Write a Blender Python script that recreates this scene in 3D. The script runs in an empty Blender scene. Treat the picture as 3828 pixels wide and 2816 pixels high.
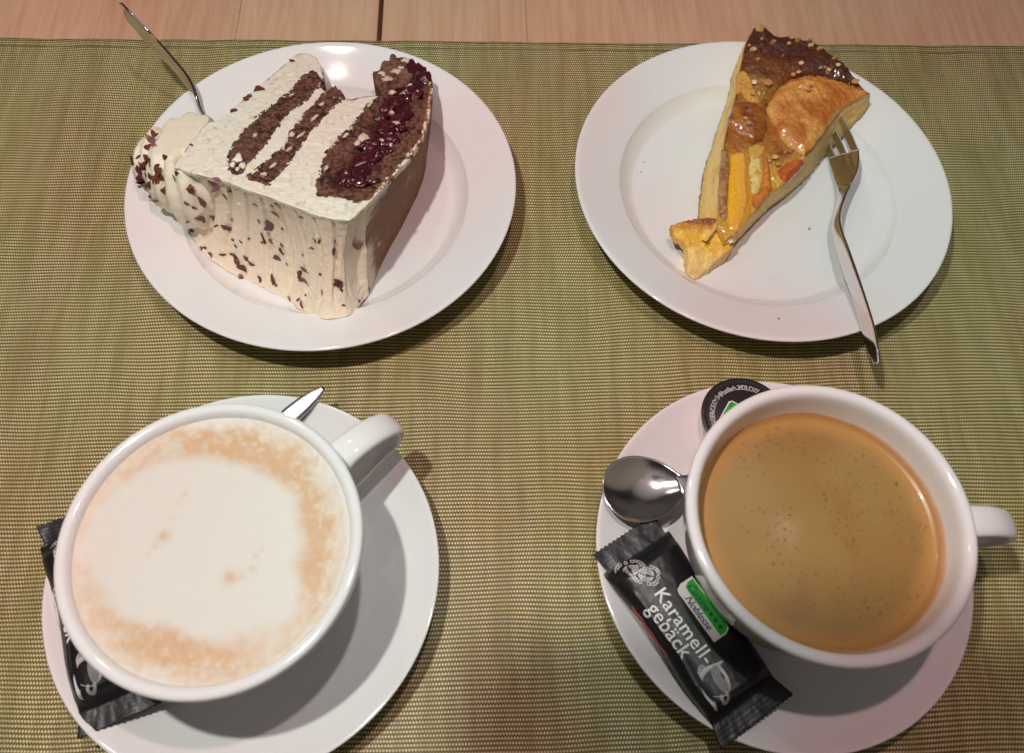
import bpy, math, random
import numpy as np
from mathutils import Vector, Matrix
from mathutils.bvhtree import BVHTree
PI = math.pi
rnd = random.Random(7)
SC = bpy.context.scene
COL = SC.collection
# units: 1 Blender unit = 1 cm
SC.unit_settings.system = 'METRIC'
SC.unit_settings.scale_length = 0.01

# ------------------------------------------------------------------ camera
F_PX, PITCH, ROLL, CAM_H = 3121.97, 1.10988, 0.07444, 36.6176
cr, sr, cp, sp_ = math.cos(ROLL), math.sin(ROLL), math.cos(PITCH), math.sin(PITCH)
X_ = Vector((1, 0, 0)); U_ = Vector((0, sp_, cp)); FWD = Vector((0, cp, -sp_))
RIGHT = cr * X_ + sr * U_; UP = -sr * X_ + cr * U_
cam = bpy.data.cameras.new('camera'); cam_ob = bpy.data.objects.new('camera', cam); COL.objects.link(cam_ob)
M = Matrix.Identity(4)
for i in range(3):
    M[i][0] = RIGHT[i]; M[i][1] = UP[i]; M[i][2] = -FWD[i]
M[2][3] = CAM_H
cam_ob.matrix_world = M
cam.sensor_width = 36; cam.sensor_fit = 'HORIZONTAL'; cam.lens = 36 * F_PX / 3828
cam.clip_start = 1; cam.clip_end = 1000
cam.dof.use_dof = True; cam.dof.focus_distance = 42.5; cam.dof.aperture_fstop = 0.125
SC.camera = cam_ob

# ------------------------------------------------------------------ world (dim warm room) and lamps
w = bpy.data.worlds.new('World'); SC.world = w; w.use_nodes = True
nt = w.node_tree; bg = nt.nodes['Background']
tc = nt.nodes.new('ShaderNodeTexCoord'); nz = nt.nodes.new('ShaderNodeTexNoise'); rp = nt.nodes.new('ShaderNodeValToRGB')
nz.inputs['Scale'].default_value = 1.6; nz.inputs['Detail'].default_value = 1.5
rp.color_ramp.elements[0].position = .38; rp.color_ramp.elements[0].color = (.085, .075, .07, 1)
rp.color_ramp.elements[1].position = .62; rp.color_ramp.elements[1].color = (.44, .38, .36, 1)
nt.links.new(tc.outputs['Generated'], nz.inputs['Vector']); nt.links.new(nz.outputs['Fac'], rp.inputs['Fac'])
sxw = nt.nodes.new('ShaderNodeSeparateXYZ'); mrw = nt.nodes.new('ShaderNodeMapRange'); mxw = nt.nodes.new('ShaderNodeMix'); mxw.data_type = 'RGBA'
nt.links.new(tc.outputs['Generated'], sxw.inputs[0]); nt.links.new(sxw.outputs[2], mrw.inputs['Value'])
mrw.inputs['From Min'].default_value = .78; mrw.inputs['From Max'].default_value = .93
nt.links.new(mrw.outputs[0], mxw.inputs[0]); nt.links.new(rp.outputs['Color'], mxw.inputs[6]); mxw.inputs[7].default_value = (1.9, 1.75, 1.72, 1)
nt.links.new(mxw.outputs[2], bg.inputs['Color']); bg.inputs['Strength'].default_value = 0.15

def lamp(name, loc, power, color, radius):
    l = bpy.data.lights.new(name, 'POINT'); l.energy = power; l.color = color; l.shadow_soft_size = radius
    o = bpy.data.objects.new(name, l); COL.objects.link(o); o.location = loc
    return o
def tinted_glass(o, c0, c1, scale):
    """the lamp's coloured glass shade: its light is tinted in patches by direction"""
    l = o.data; l.use_nodes = True; t = l.node_tree; em = t.nodes['Emission']
    g = t.nodes.new('ShaderNodeNewGeometry'); n = t.nodes.new('ShaderNodeTexNoise'); r = t.nodes.new('ShaderNodeValToRGB')
    n.inputs['Scale'].default_value = scale; n.inputs['Detail'].default_value = .5
    r.color_ramp.elements[0].position = .42; r.color_ramp.elements[0].color = (*c0, 1)
    r.color_ramp.elements[1].position = .58; r.color_ramp.elements[1].color = (*c1, 1)
    t.links.new(g.outputs['Incoming'], n.inputs['Vector']); t.links.new(n.outputs['Fac'], r.inputs['Fac'])
    t.links.new(r.outputs['Color'], em.inputs['Color'])
tinted_glass(lamp('pendant_lamp', (-17, 10, 67), 108000, (1, 1, 1), 1.1), (1.0, .87, .82), (.91, .97, .90), 5)
tinted_glass(lamp('pendant_lamp', (3, 16, 68), 48000, (1, 1, 1), 1.1), (1.0, .58, .57), (.95, .95, .92), 6)
lamp('pendant_lamp', (-22, 42.5, 66), 9000, (1.0, .88, .82), 1.2)

SC.view_settings.view_transform = 'Standard'; SC.view_settings.look = 'None'
SC.view_settings.exposure = 0.0; SC.view_settings.gamma = 1
SC.cycles.use_denoising = True
SC.cycles.max_bounces = 8; SC.cycles.sample_clamp_indirect = 6
SC.cycles.caustics_reflective = False; SC.cycles.caustics_refractive = False

# ------------------------------------------------------------------ helpers
def pix(p, zf):
    """photo position (in a 2246 px wide picture) -> point on the surface z = zf(x, y)"""
    p = np.atleast_2d(np.asarray(p, float)) * (3828 / 2246)
    x = (p[:, 0] - 1914) / F_PX; y = -(p[:, 1] - 1408) / F_PX
    x, y = cr * x - sr * y, sr * x + cr * y
    d = np.stack([x, cp + y * sp_, -sp_ + y * cp], 1)
    if not callable(zf):
        c = float(zf); zf = lambda a, b: a * 0 + c
    z = np.full(len(p), 2.0)
    for _ in range(14):
        t = (z - CAM_H) / d[:, 2]
        z = .5 * z + .5 * zf(d[:, 0] * t, d[:, 1] * t)
    t = (z - CAM_H) / d[:, 2]
    return np.stack([d[:, 0] * t, d[:, 1] * t, z], 1)
def pixz(p, zs):
    return np.array([pix(q, z)[0] for q, z in zip(p, zs)])
def ray(px, py):
    a = pix([(px, py)], 0)[0]; o = Vector((0, 0, CAM_H))
    return o, (Vector(a) - o).normalized()

def vn(x, y, z=0, seed=0):
    x = np.asarray(x, float); y = np.asarray(y, float); z = np.asarray(z, float) + np.zeros_like(x)
    xi, yi, zi = np.floor(x).astype(np.int64), np.floor(y).astype(np.int64), np.floor(z).astype(np.int64)
    fx, fy, fz = x - xi, y - yi, z - zi
    fx, fy, fz = (f * f * (3 - 2 * f) for f in (fx, fy, fz))
    def h(a, b, c):
        n = (a * 374761393 + b * 668265263 + c * 2147483647 + seed * 974711) & 0xffffffff
        n = ((n ^ (n >> 13)) * 1274126177) & 0xffffffff
        n = ((n ^ (n >> 16)) * 2246822519) & 0xffffffff
        return ((n ^ (n >> 15)) & 0xffff) / 65535.0
    r = 0
    for a in (0, 1):
        for b in (0, 1):
            for c in (0, 1):
                r = r + h(xi + a, yi + b, zi + c) * (fx if a else 1 - fx) * (fy if b else 1 - fy) * (fz if c else 1 - fz)
    return r
def fbm(x, y, z=0, oct=4, seed=0, gain=.5):
    s = 0; a = 1; t = 0
    for k in range(oct):
        s = s + a * (vn(x * 2 ** k, y * 2 ** k, np.asarray(z) * 2 ** k, seed + k * 17) - .5); t += a; a *= gain
    return s / t * 2
def ss(a, b, x):
    t = np.clip((x - a) / (b - a), 0, 1); return t * t * (3 - 2 * t)
def mixc(a, b, f):
    a = np.asarray(a, float); b = np.asarray(b, float); f = np.asarray(f)[..., None]
    return a * (1 - f) + b * f

def empty(name, loc, label, cat, group=None):
    o = bpy.data.objects.new(name, None); COL.objects.link(o); o.location = loc
    o.empty_display_size = .5
    o['label'] = label; o['category'] = cat
    if group: o['group'] = group
    return o
def tag(o, label, cat, group=None):
    o['label'] = label; o['category'] = cat
    if group: o['group'] = group
    return o
def mk(name, verts, faces, mat, parent=None, smooth=True, cols=None, origin=None, kind=None, label=None):
    """world-space verts; the parent's place is subtracted so the part sits under its thing"""
    v = np.asarray(verts, float)
    off = np.array([0., 0, 0])
    p = parent
    while p is not None:
        off += np.array(p.location); p = p.parent
    if parent is None and origin is not None: off = np.array(origin, float)
    me = bpy.data.meshes.new(name)
    me.from_pydata((v - off).tolist(), [], [tuple(int(i) for i in f) for f in faces])
    if smooth: me.polygons.foreach_set('use_smooth', [True] * len(me.polygons))
    if cols is not None:
        ca = me.color_attributes.new('Col', 'FLOAT_COLOR', 'POINT')
        c = np.ones((len(v), 4)); c[:, :3] = cols
        ca.data.foreach_set('color', c.ravel())
    me.materials.append(mat); me.update()
    o = bpy.data.objects.new(name, me); COL.objects.link(o)
    if parent is not None: o.parent = parent
    elif origin is not None: o.location = origin
    if kind: o['kind'] = kind
    if label: o['label'] = label
    return o

def grid_faces(n, m, wrap_n=False, wrap_m=False):
    f = []
    for i in range(n if wrap_n else n - 1):
        for j in range(m if wrap_m else m - 1):
            a = i * m + j; b = i * m + (j + 1) % m; c = ((i + 1) % n) * m + (j + 1) % m; d = ((i + 1) % n) * m + j
            f.append((a, b, c, d))
    return f
def chaikin(p, n=2):
    p = np.asarray(p, float)
    for _ in range(n):
        q = [p[0]]
        for a, b in zip(p[:-1], p[1:]):
            q += [a * .75 + b * .25, a * .25 + b * .75]
        q.append(p[-1]); p = np.array(q)
    return p
def resample(p, n, closed=False):
    p = np.asarray(p, float)
    if closed: p = np.vstack([p, p[:1]])
    s = np.r_[0, np.cumsum(np.linalg.norm(np.diff(p, axis=0), axis=1))]
    t = np.linspace(0, s[-1], n + 1)[:-1] if closed else np.linspace(0, s[-1], n)
    return np.stack([np.interp(t, s, p[:, k]) for k in range(p.shape[1])], 1)
def spline(p, n, closed=False):
    """Catmull-Rom, resampled evenly to n points"""
    p = np.asarray(p, float)
    q = np.vstack([p[-1:], p, p[:2]]) if closed else np.vstack([2 * p[0] - p[1], p, 2 * p[-1] - p[-2]])
    out = []
    for i in range(1, len(q) - 2):
        for t in np.linspace(0, 1, 14, endpoint=False):
            a, b, c, d = q[i - 1], q[i], q[i + 1], q[i + 2]
            out.append(.5 * ((2 * b) + (c - a) * t + (2 * a - 5 * b + 4 * c - d) * t * t + (3 * b - a - 3 * c + d) * t ** 3))
    if not closed: out.append(q[-2])
    return resample(np.array(out), n, closed)

def lathe(prof, segs=128):
    """prof (r, z), first and last on the axis"""
    prof = np.asarray(prof, float)
    v = []; f = []
    ring = []
    for r, z in prof:
        if r < 1e-6:
            ring.append([len(v)]); v.append((0, 0, z))
        else:
            ring.append(list(range(len(v), len(v) + segs)))
            v += [(r * math.cos(2 * PI * k / segs), r * math.sin(2 * PI * k / segs), z) for k in range(segs)]
    for a, b in zip(ring[:-1], ring[1:]):
        for k in range(segs):
            k2 = (k + 1) % segs
            if len(a) == 1 and len(b) == 1: continue
            if len(a) == 1: f.append((a[0], b[k2], b[k]))
            elif len(b) == 1: f.append((a[k], a[k2], b[0]))
            else: f.append((a[k], a[k2], b[k2], b[k]))
    return np.array(v), f

def poly_info(X, Y, P):
    """inside mask, distance to outline, nearest outline point"""
    A = P; B = np.roll(P, -1, 0)
    ins = np.zeros(X.shape, bool); D = np.full(X.shape, 1e9); NX = X.copy(); NY = Y.copy()
    for (ax, ay), (bx, by) in zip(A, B):
        if ay != by:
            c = ((ay > Y) != (by > Y)) & (X < (bx - ax) * (Y - ay) / (by - ay) + ax)
            ins ^= c
        dx, dy = bx - ax, by - ay
        t = np.clip(((X - ax) * dx + (Y - ay) * dy) / (dx * dx + dy * dy + 1e-12), 0, 1)
        qx, qy = ax + t * dx, ay + t * dy
        d = np.hypot(X - qx, Y - qy); m = d < D
        D[m] = d[m]; NX[m] = qx[m]; NY[m] = qy[m]
    return ins, D, NX, NY
def rough_outline(P, step, amp, freq, seed=0):
    n = max(12, int(np.linalg.norm(np.diff(np.vstack([P, P[:1]]), axis=0), axis=1).sum() / step))
    Q = resample(P, n, True)
    t = np.roll(Q, -1, 0) - np.roll(Q, 1, 0); nrm = np.stack([t[:, 1], -t[:, 0]], 1); nrm /= np.linalg.norm(nrm, axis=1)[:, None] + 1e-9
    k = fbm(Q[:, 0] * freq, Q[:, 1] * freq, 3.3, 3, seed)
    return Q + nrm * (amp * k)[:, None]
def slab(name, P, top, bot, res, mat, parent, edge=0.1, colfn=None, disp=None, dome=None, **kw):
    """solid over outline P (xy): top = function, sides go down to bot (number or function)"""
    P = np.asarray(P, float)[:, :2]
    x0, y0 = P.min(0) - res * 2; x1, y1 = P.max(0) + res * 2
    X, Y = np.meshgrid(np.arange(x0, x1, res), np.arange(y0, y1, res), indexing='ij')
    ins, D, NX, NY = poly_info(X, Y, P)
    g = ins.copy()
    for a in (-1, 0, 1):
        for b in (-1, 0, 1):
            g |= np.roll(np.roll(ins, a, 0), b, 1)
    snap = g & ~ins
    X = np.where(snap, NX, X); Y = np.where(snap, NY, Y); D = np.where(ins, D, 0)
    Z = top(X, Y)
    if dome: Z = Z + dome(D, X, Y)
    if edge > 0:
        e = np.clip(1 - D / edge, 0, 1); Z = Z - edge * (1 - np.sqrt(np.clip(1 - e * e, 0, 1)))
    if disp is not None: Z = Z + disp(X, Y, D)
    idx = -np.ones(X.shape, int)
    cellok = g[:-1, :-1] & g[1:, :-1] & g[1:, 1:] & g[:-1, 1:] & (ins[:-1, :-1] | ins[1:, :-1] | ins[1:, 1:] | ins[:-1, 1:])
    used = np.zeros(X.shape, bool)
    used[:-1, :-1] |= cellok; used[1:, :-1] |= cellok; used[1:, 1:] |= cellok; used[:-1, 1:] |= cellok
    idx[used] = np.arange(used.sum())
    V = np.stack([X[used], Y[used], Z[used]], 1)
    I, J = np.nonzero(cellok)
    F = np.stack([idx[I, J], idx[I + 1, J], idx[I + 1, J + 1], idx[I, J + 1]], 1)
    C = colfn(X[used], Y[used], D[used]) if colfn else None
    # skirt
    ed = {}
    for f in F:
        for k in range(4):
            a, b = int(f[k]), int(f[(k + 1) % 4]); ed[(a, b)] = 1
    bd = [e for e in ed if (e[1], e[0]) not in ed]
    bv = sorted({i for e in bd for i in e}); mp = {}
    rows = 3; extra = []; base = len(V)
    for i in bv:
        mp[i] = [base + len(extra) + k for k in range(rows)]
        zb = bot(V[i, 0], V[i, 1]) if callable(bot) else bot
        zb = min(zb, V[i, 2] - .01)
        for k in range(1, rows + 1):
            extra.append((V[i, 0], V[i, 1], V[i, 2] + (zb - V[i, 2]) * k / rows))
    F = F.tolist()
    for a, b in bd:
        ca, cb = [a] + mp[a], [b] + mp[b]
        for k in range(rows): F.append((cb[k], ca[k], ca[k + 1], cb[k + 1]))
    Vn = np.vstack([V, np.array(extra)])
    if C is not None: C = np.vstack([C, np.array([C[i] for i in bv for _ in range(rows)])])
    return mk(name, Vn, F, mat, parent, cols=C, **kw)
def ruled(name, T, B, nu, nt, mat, parent, disp=None, colfn=None, sp=True, flip=False, **kw):
    T = (spline if sp else resample)(T, nu); B = (spline if sp else resample)(B, nu)
    t = np.linspace(0, 1, nt)[None, :, None]
    G = T[:, None] * (1 - t) + B[:, None] * t
    du = np.gradient(G, axis=0); dt = np.gradient(G, axis=1)
    N = np.cross(dt, du); N /= np.linalg.norm(N, axis=2)[..., None] + 1e-9
    if flip: N = -N
    uu = np.linspace(0, 1, nu)[:, None] + 0 * t[..., 0]; tt = t[..., 0] + 0 * uu
    if disp is not None: G = G + N * disp(uu, tt, G)[..., None]
    C = colfn(uu, tt, G).reshape(-1, 3) if colfn else None
    return mk(name, G.reshape(-1, 3), grid_faces(nu, nt), mat, parent, cols=C, **kw)
def blob(name, c, rad, mat, parent, rot=None, amp=.12, freq=1.4, seed=0, res=(14, 9), cut=None, cols=None, **kw):
    v = []; n, m = res
    for i in range(n):
        for j in range(m + 1):
            a = 2 * PI * i / n; b = PI * j / m
            v.append((math.cos(a) * math.sin(b), math.sin(a) * math.sin(b), math.cos(b)))
    v = np.array(v)
    k = 1 + amp * fbm(v[:, 0] * freq + seed, v[:, 1] * freq + 5, v[:, 2] * freq + 9, 3, seed)
    v = v * k[:, None] * np.array(rad)
    if rot is not None: v = v @ np.array(Matrix.Rotation(rot, 3, 'Z')).T
    return mk(name, v + np.array(c), grid_faces(n, m + 1, True), mat, parent, **kw)
def sweep(name, Cn, W, Nn, half_w, half_t, mat, parent, n=60, sec=12, power=2.6, **kw):
    """bar along Cn: at each station half-width along W and half-thickness along Nn"""
    v = []
    for i in range(len(Cn)):
        for k in range(sec):
            a = 2 * PI * k / sec
            ca, sa = math.cos(a), math.sin(a)
            x = math.copysign(abs(ca) ** (2 / power), ca) * half_w[i]; y = math.copysign(abs(sa) ** (2 / power), sa) * half_t[i]
            v.append(Cn[i] + W[i] * x + Nn[i] * y)
    f = grid_faces(len(Cn), sec, False, True)
    f.append(tuple(range(sec))[::-1]); f.append(tuple((len(Cn) - 1) * sec + k for k in range(sec)))
    return mk(name, v, f, mat, parent, **kw)
def strip(name, L, R, thick, mat, parent, n=80, **kw):
    """flat bar between a left and a right edge line in space"""
    L = spline(L, n); R = spline(R, n)
    Cn = (L + R) / 2; W = R - L; hw = np.linalg.norm(W, axis=1) / 2; W = W / (2 * hw[:, None] + 1e-9)
    T = np.gradient(Cn, axis=0); T /= np.linalg.norm(T, axis=1)[:, None]
    N = np.cross(T, W); N /= np.linalg.norm(N, axis=1)[:, None]
    th = np.interp(np.linspace(0, 1, n), np.linspace(0, 1, len(thick)), thick)
    return sweep(name, Cn, W, N, hw, th / 2, mat, parent, power=4.5, sec=20, **kw)

# ------------------------------------------------------------------ materials
def mat(name, col=(.8, .8, .8), rough=.5, metal=0, sss=0, sssr=(.3, .15, .08), coat=0, vcol=False, spec=.5, bumps=(), nscale=None, colvar=0):
    m = bpy.data.materials.new(name); m.use_nodes = True
    t = m.node_tree; b = t.nodes['Principled BSDF']
    b.inputs['Base Color'].default_value = (*col, 1); b.inputs['Roughness'].default_value = rough
    b.inputs['Metallic'].default_value = metal; b.inputs['Specular IOR Level'].default_value = spec
    b.inputs['Coat Weight'].default_value = coat; b.inputs['Coat Roughness'].default_value = .08
    if sss:
        b.inputs['Subsurface Weight'].default_value = sss; b.inputs['Subsurface Radius'].default_value = sssr
        b.inputs['Subsurface Scale'].default_value = 1.0
    src = None
    if vcol:
        a = t.nodes.new('ShaderNodeAttribute'); a.attribute_name = 'Col'; src = a.outputs['Color']
    tcn = t.nodes.new('ShaderNodeTexCoord')
    if colvar:
        n = t.nodes.new('ShaderNodeTexNoise'); n.inputs['Scale'].default_value = nscale or 3; n.inputs['Detail'].default_value = 6
        t.links.new(tcn.outputs['Object'], n.inputs['Vector'])
        hsv = t.nodes.new('ShaderNodeHueSaturation'); mr = t.nodes.new('ShaderNodeMapRange')
        mr.inputs['From Min'].default_value = .3; mr.inputs['From Max'].default_value = .7
        mr.inputs['To Min'].default_value = 1 - colvar; mr.inputs['To Max'].default_value = 1 + colvar
        t.links.new(n.outputs['Fac'], mr.inputs['Value']); t.links.new(mr.outputs['Result'], hsv.inputs['Value'])
        if src: t.links.new(src, hsv.inputs['Color'])
        else: hsv.inputs['Color'].default_value = (*col, 1)
        src = hsv.outputs['Color']
    if src: t.links.new(src, b.inputs['Base Color'])
    prev = None
    for sc_, dist in bumps:
        n = t.nodes.new('ShaderNodeTexNoise'); n.inputs['Scale'].default_value = sc_; n.inputs['Detail'].default_value = 4
        t.links.new(tcn.outputs['Object'], n.inputs['Vector'])
        bp = t.nodes.new('ShaderNodeBump'); bp.inputs['Distance'].default_value = dist; bp.inputs['Strength'].default_value = 1
        t.links.new(n.outputs['Fac'], bp.inputs['Height'])
        if prev: t.links.new(prev, bp.inputs['Normal'])
        prev = bp.outputs['Normal']
    if prev: t.links.new(prev, b.inputs['Normal'])
    return m
M_ceramic = mat('white_porcelain', (.79, .785, .785), .06, spec=.5, coat=.3, bumps=((.7, .004),))
M_steel = mat('polished_steel', (.84, .80, .80), .14, 1, bumps=((9, .002),))
M_cream = mat('whipped_cream', (.84, .78, .62), .55, sss=.2, sssr=(.2, .14, .09), vcol=True, bumps=((9, .03), (28, .012)))
M_creamp = mat('whipped_cream_plain', (.86, .79, .64), .5, sss=.2, sssr=(.2, .14, .09), bumps=((8, .03), (26, .012)), colvar=.03)
M_dab = mat('smeared_cream', (.66, .53, .42), .5, sss=.3, bumps=((10, .03),), colvar=.2)
M_sponge = mat('chocolate_sponge', (.12, .05, .035), .95, spec=.15, vcol=True, bumps=((11, .09), (26, .05)))
M_side = mat('cake_base_skin', (.2, .1, .05), .75, vcol=True, bumps=((12, .02),))
M_jelly = mat('cherry_jelly', (.045, .004, .010), .08, coat=1, sss=.1, sssr=(.2, .02, .02), bumps=((6, .03),))
M_cherry = mat('stewed_cherry', (.065, .006, .014), .2, coat=.5, sss=.25, sssr=(.25, .03, .03), colvar=.3, nscale=4, bumps=((8, .03),))
M_choc = mat('dark_chocolate', (.12, .032, .018), .4, colvar=.4, nscale=2)
M_tart = mat('baked_tart', (.5, .3, .1), .35, sss=.12, sssr=(.25, .12, .04), vcol=True, bumps=((12, .03), (40, .012)))
M_glaze = mat('glazed_crust', (.3, .1, .02), .16, coat=1, sss=.08, sssr=(.2, .08, .02), vcol=True, bumps=((4, .10), (11, .09), (24, .03)))
M_pear = mat('glazed_pear', (.6, .35, .12), .25, coat=.6, sss=.2, sssr=(.3, .15, .05), vcol=True, bumps=((3, .08), (9, .06), (22, .03)))
M_nut = mat('chopped_nut', (.50, .24, .09), .5, sss=.1, colvar=.25, nscale=3)
M_crumb = mat('pastry_crumb', (.62, .33, .14), .8)
M_foil = mat('black_wrapper', (.013, .013, .014), .34, spec=.45, bumps=((1.3, .03), (30, .006)))
M_white = mat('white_print', (.80, .80, .80), .4)
M_green = mat('green_print', (.04, .42, .03), .35)
M_navy = mat('navy_print', (.015, .02, .11), .35)
M_red = mat('red_print', (.55, .05, .02), .35)
M_grey = mat('grey_print', (.60, .58, .58), .45)
M_lid = mat('black_lid_foil', (.022, .02, .02), .3, spec=.6, bumps=((3, .01),))
M_pod = mat('creamer_pot_plastic', (.80, .62, .58), .35, sss=.2)

def nodes(m): return m.node_tree, m.node_tree.nodes, m.node_tree.links
def math_n(t, op, a, b=None, c=None):
    n = t.nodes.new('ShaderNodeMath'); n.operation = op
    for k, x in enumerate((a, b, c)):
        if x is None: continue
        if isinstance(x, (int, float)): n.inputs[k].default_value = x
        else: t.links.new(x, n.inputs[k])
    return n.outputs[0]
def weave_material():
    m = mat('woven_vinyl', (.2, .2, .05), .45); t, N, Lk = nodes(m); b = N['Principled BSDF']
    b.inputs['Specular IOR Level'].default_value = .45
    tcn = N.new('ShaderNodeTexCoord'); sx = N.new('ShaderNodeSeparateXYZ')
    # slight drift of the threads
    nz = N.new('ShaderNodeTexNoise'); nz.inputs['Scale'].default_value = .13; nz.inputs['Detail'].default_value = 1
    vm = N.new('ShaderNodeVectorMath'); vm.operation = 'MULTIPLY_ADD'; vm.inputs[1].default_value = (.25, .8, 0); 
    Lk.new(tcn.outputs['Object'], nz.inputs['Vector']); Lk.new(nz.outputs['Color'], vm.inputs[0]); Lk.new(tcn.outputs['Object'], vm.inputs[2])
    Lk.new(vm.outputs[0], sx.inputs[0]); X, Y = sx.outputs[0], sx.outputs[1]
    u = math_n(t, 'DIVIDE', X, .128); v = math_n(t, 'DIVIDE', Y, .182)
    par = math_n(t, 'MULTIPLY', math_n(t, 'FLOOR', v), .5)
    fu = math_n(t, 'FRACT', math_n(t, 'ADD', u, par)); fv = math_n(t, 'FRACT', v)
    du = math_n(t, 'ABSOLUTE', math_n(t, 'SUBTRACT', fu, .5)); dv = math_n(t, 'ABSOLUTE', math_n(t, 'SUBTRACT', fv, .5))
    def below(x, a, bb):
        n = N.new('ShaderNodeMapRange'); n.interpolation_type = 'SMOOTHSTEP'
        n.inputs['From Min'].default_value = a; n.inputs['From Max'].default_value = bb
        n.inputs['To Min'].default_value = 1; n.inputs['To Max'].default_value = 0
        Lk.new(x, n.inputs['Value']); return n.outputs[0]
    nub = math_n(t, 'MULTIPLY', below(du, .16, .27), below(dv, .20, .38))
    weft = below(dv, .10, .20)                      # thin horizontal thread line
    weft2 = below(math_n(t, 'SUBTRACT', .5, dv), .04, .12)
    # lengthwise colour bands
    mp = N.new('ShaderNodeMapping'); mp.inputs['Scale'].default_value = (1.0, .05, 1)
    Lk.new(tcn.outputs['Object'], mp.inputs[0])
    n1 = N.new('ShaderNodeTexNoise'); n1.inputs['Scale'].default_value = .16; n1.inputs['Detail'].default_value = 4; n1.inputs['Roughness'].default_value = .6
    Lk.new(mp.outputs[0], n1.inputs['Vector'])
    r1 = N.new('ShaderNodeValToRGB'); e = r1.color_ramp.elements
    e[0].position = .33; e[0].color = (.185, .118, .024, 1); e[1].position = .62; e[1].color = (.185, .172, .016, 1)
    Lk.new(n1.outputs['Fac'], r1.inputs[0])
    n2 = N.new('ShaderNodeTexNoise'); n2.inputs['Scale'].default_value = 5; n2.inputs['Detail'].default_value = 3
    mp2 = N.new('ShaderNodeMapping'); mp2.inputs['Scale'].default_value = (1, .10, 1)
    Lk.new(tcn.outputs['Object'], mp2.inputs[0]); Lk.new(mp2.outputs[0], n2.inputs['Vector'])
    # single warp threads differ
    hs = N.new('ShaderNodeHueSaturation'); Lk.new(r1.outputs[0], hs.inputs['Color'])
    mr = N.new('ShaderNodeMapRange'); mr.inputs['From Min'].default_value = .3; mr.inputs['From Max'].default_value = .7
    mr.inputs['To Min'].default_value = .8; mr.inputs['To Max'].default_value = 1.25; Lk.new(n2.outputs['Fac'], mr.inputs[0]); Lk.new(mr.outputs[0], hs.inputs['Value'])
    # gaps dark
    gap = math_n(t, 'MULTIPLY', below(math_n(t, 'SUBTRACT', .5, du), .05, .2), .75)
    mx = N.new('ShaderNodeMix'); mx.data_type = 'RGBA'; Lk.new(gap, mx.inputs[0]); Lk.new(hs.outputs[0], mx.inputs[6]); mx.inputs[7].default_value = (.014, .010, .005, 1)
    # pale nubs
    n3 = N.new('ShaderNodeTexNoise'); n3.inputs['Scale'].default_value = 1.6; Lk.new(mp2.outputs[0], n3.inputs['Vector'])
    amt = N.new('ShaderNodeMapRange'); amt.inputs['From Min'].default_value = .35; amt.inputs['From Max'].default_value = .6
    amt.inputs['To Min'].default_value = .50; amt.inputs['To Max'].default_value = .95; Lk.new(n3.outputs['Fac'], amt.inputs[0])
    nn = math_n(t, 'MULTIPLY', nub, amt.outputs[0])
    nn = math_n(t, 'MAXIMUM', nn, math_n(t, 'MULTIPLY', weft, .42))
    mx2 = N.new('ShaderNodeMix'); mx2.data_type = 'RGBA'; Lk.new(nn, mx2.inputs[0]); Lk.new(mx.outputs[2], mx2.inputs[6]); mx2.inputs[7].default_value = (.93, .81, .50, 1)
    # stitched hem line a little inside the back edge (y = 0)
    s2 = N.new('ShaderNodeSeparateXYZ'); Lk.new(tcn.outputs['Object'], s2.inputs[0])
    hem = math_n(t, 'MULTIPLY', below(math_n(t, 'ABSOLUTE', math_n(t, 'ADD', s2.outputs[1], .62)), .03, .07), .6)
    mx3 = N.new('ShaderNodeMix'); mx3.data_type = 'RGBA'; Lk.new(hem, mx3.inputs[0]); Lk.new(mx2.outputs[2], mx3.inputs[6]); mx3.inputs[7].default_value = (.04, .035, .012, 1)
    Lk.new(mx3.outputs[2], b.inputs['Base Color'])
    bp = N.new('ShaderNodeBump'); bp.inputs['Distance'].default_value = .03; bp.inputs['Strength'].default_value = .8
    Lk.new(math_n(t, 'ADD', nub, math_n(t, 'MULTIPLY', gap, -.6)), bp.inputs['Height']); Lk.new(bp.outputs[0], b.inputs['Normal'])
    return m
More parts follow.
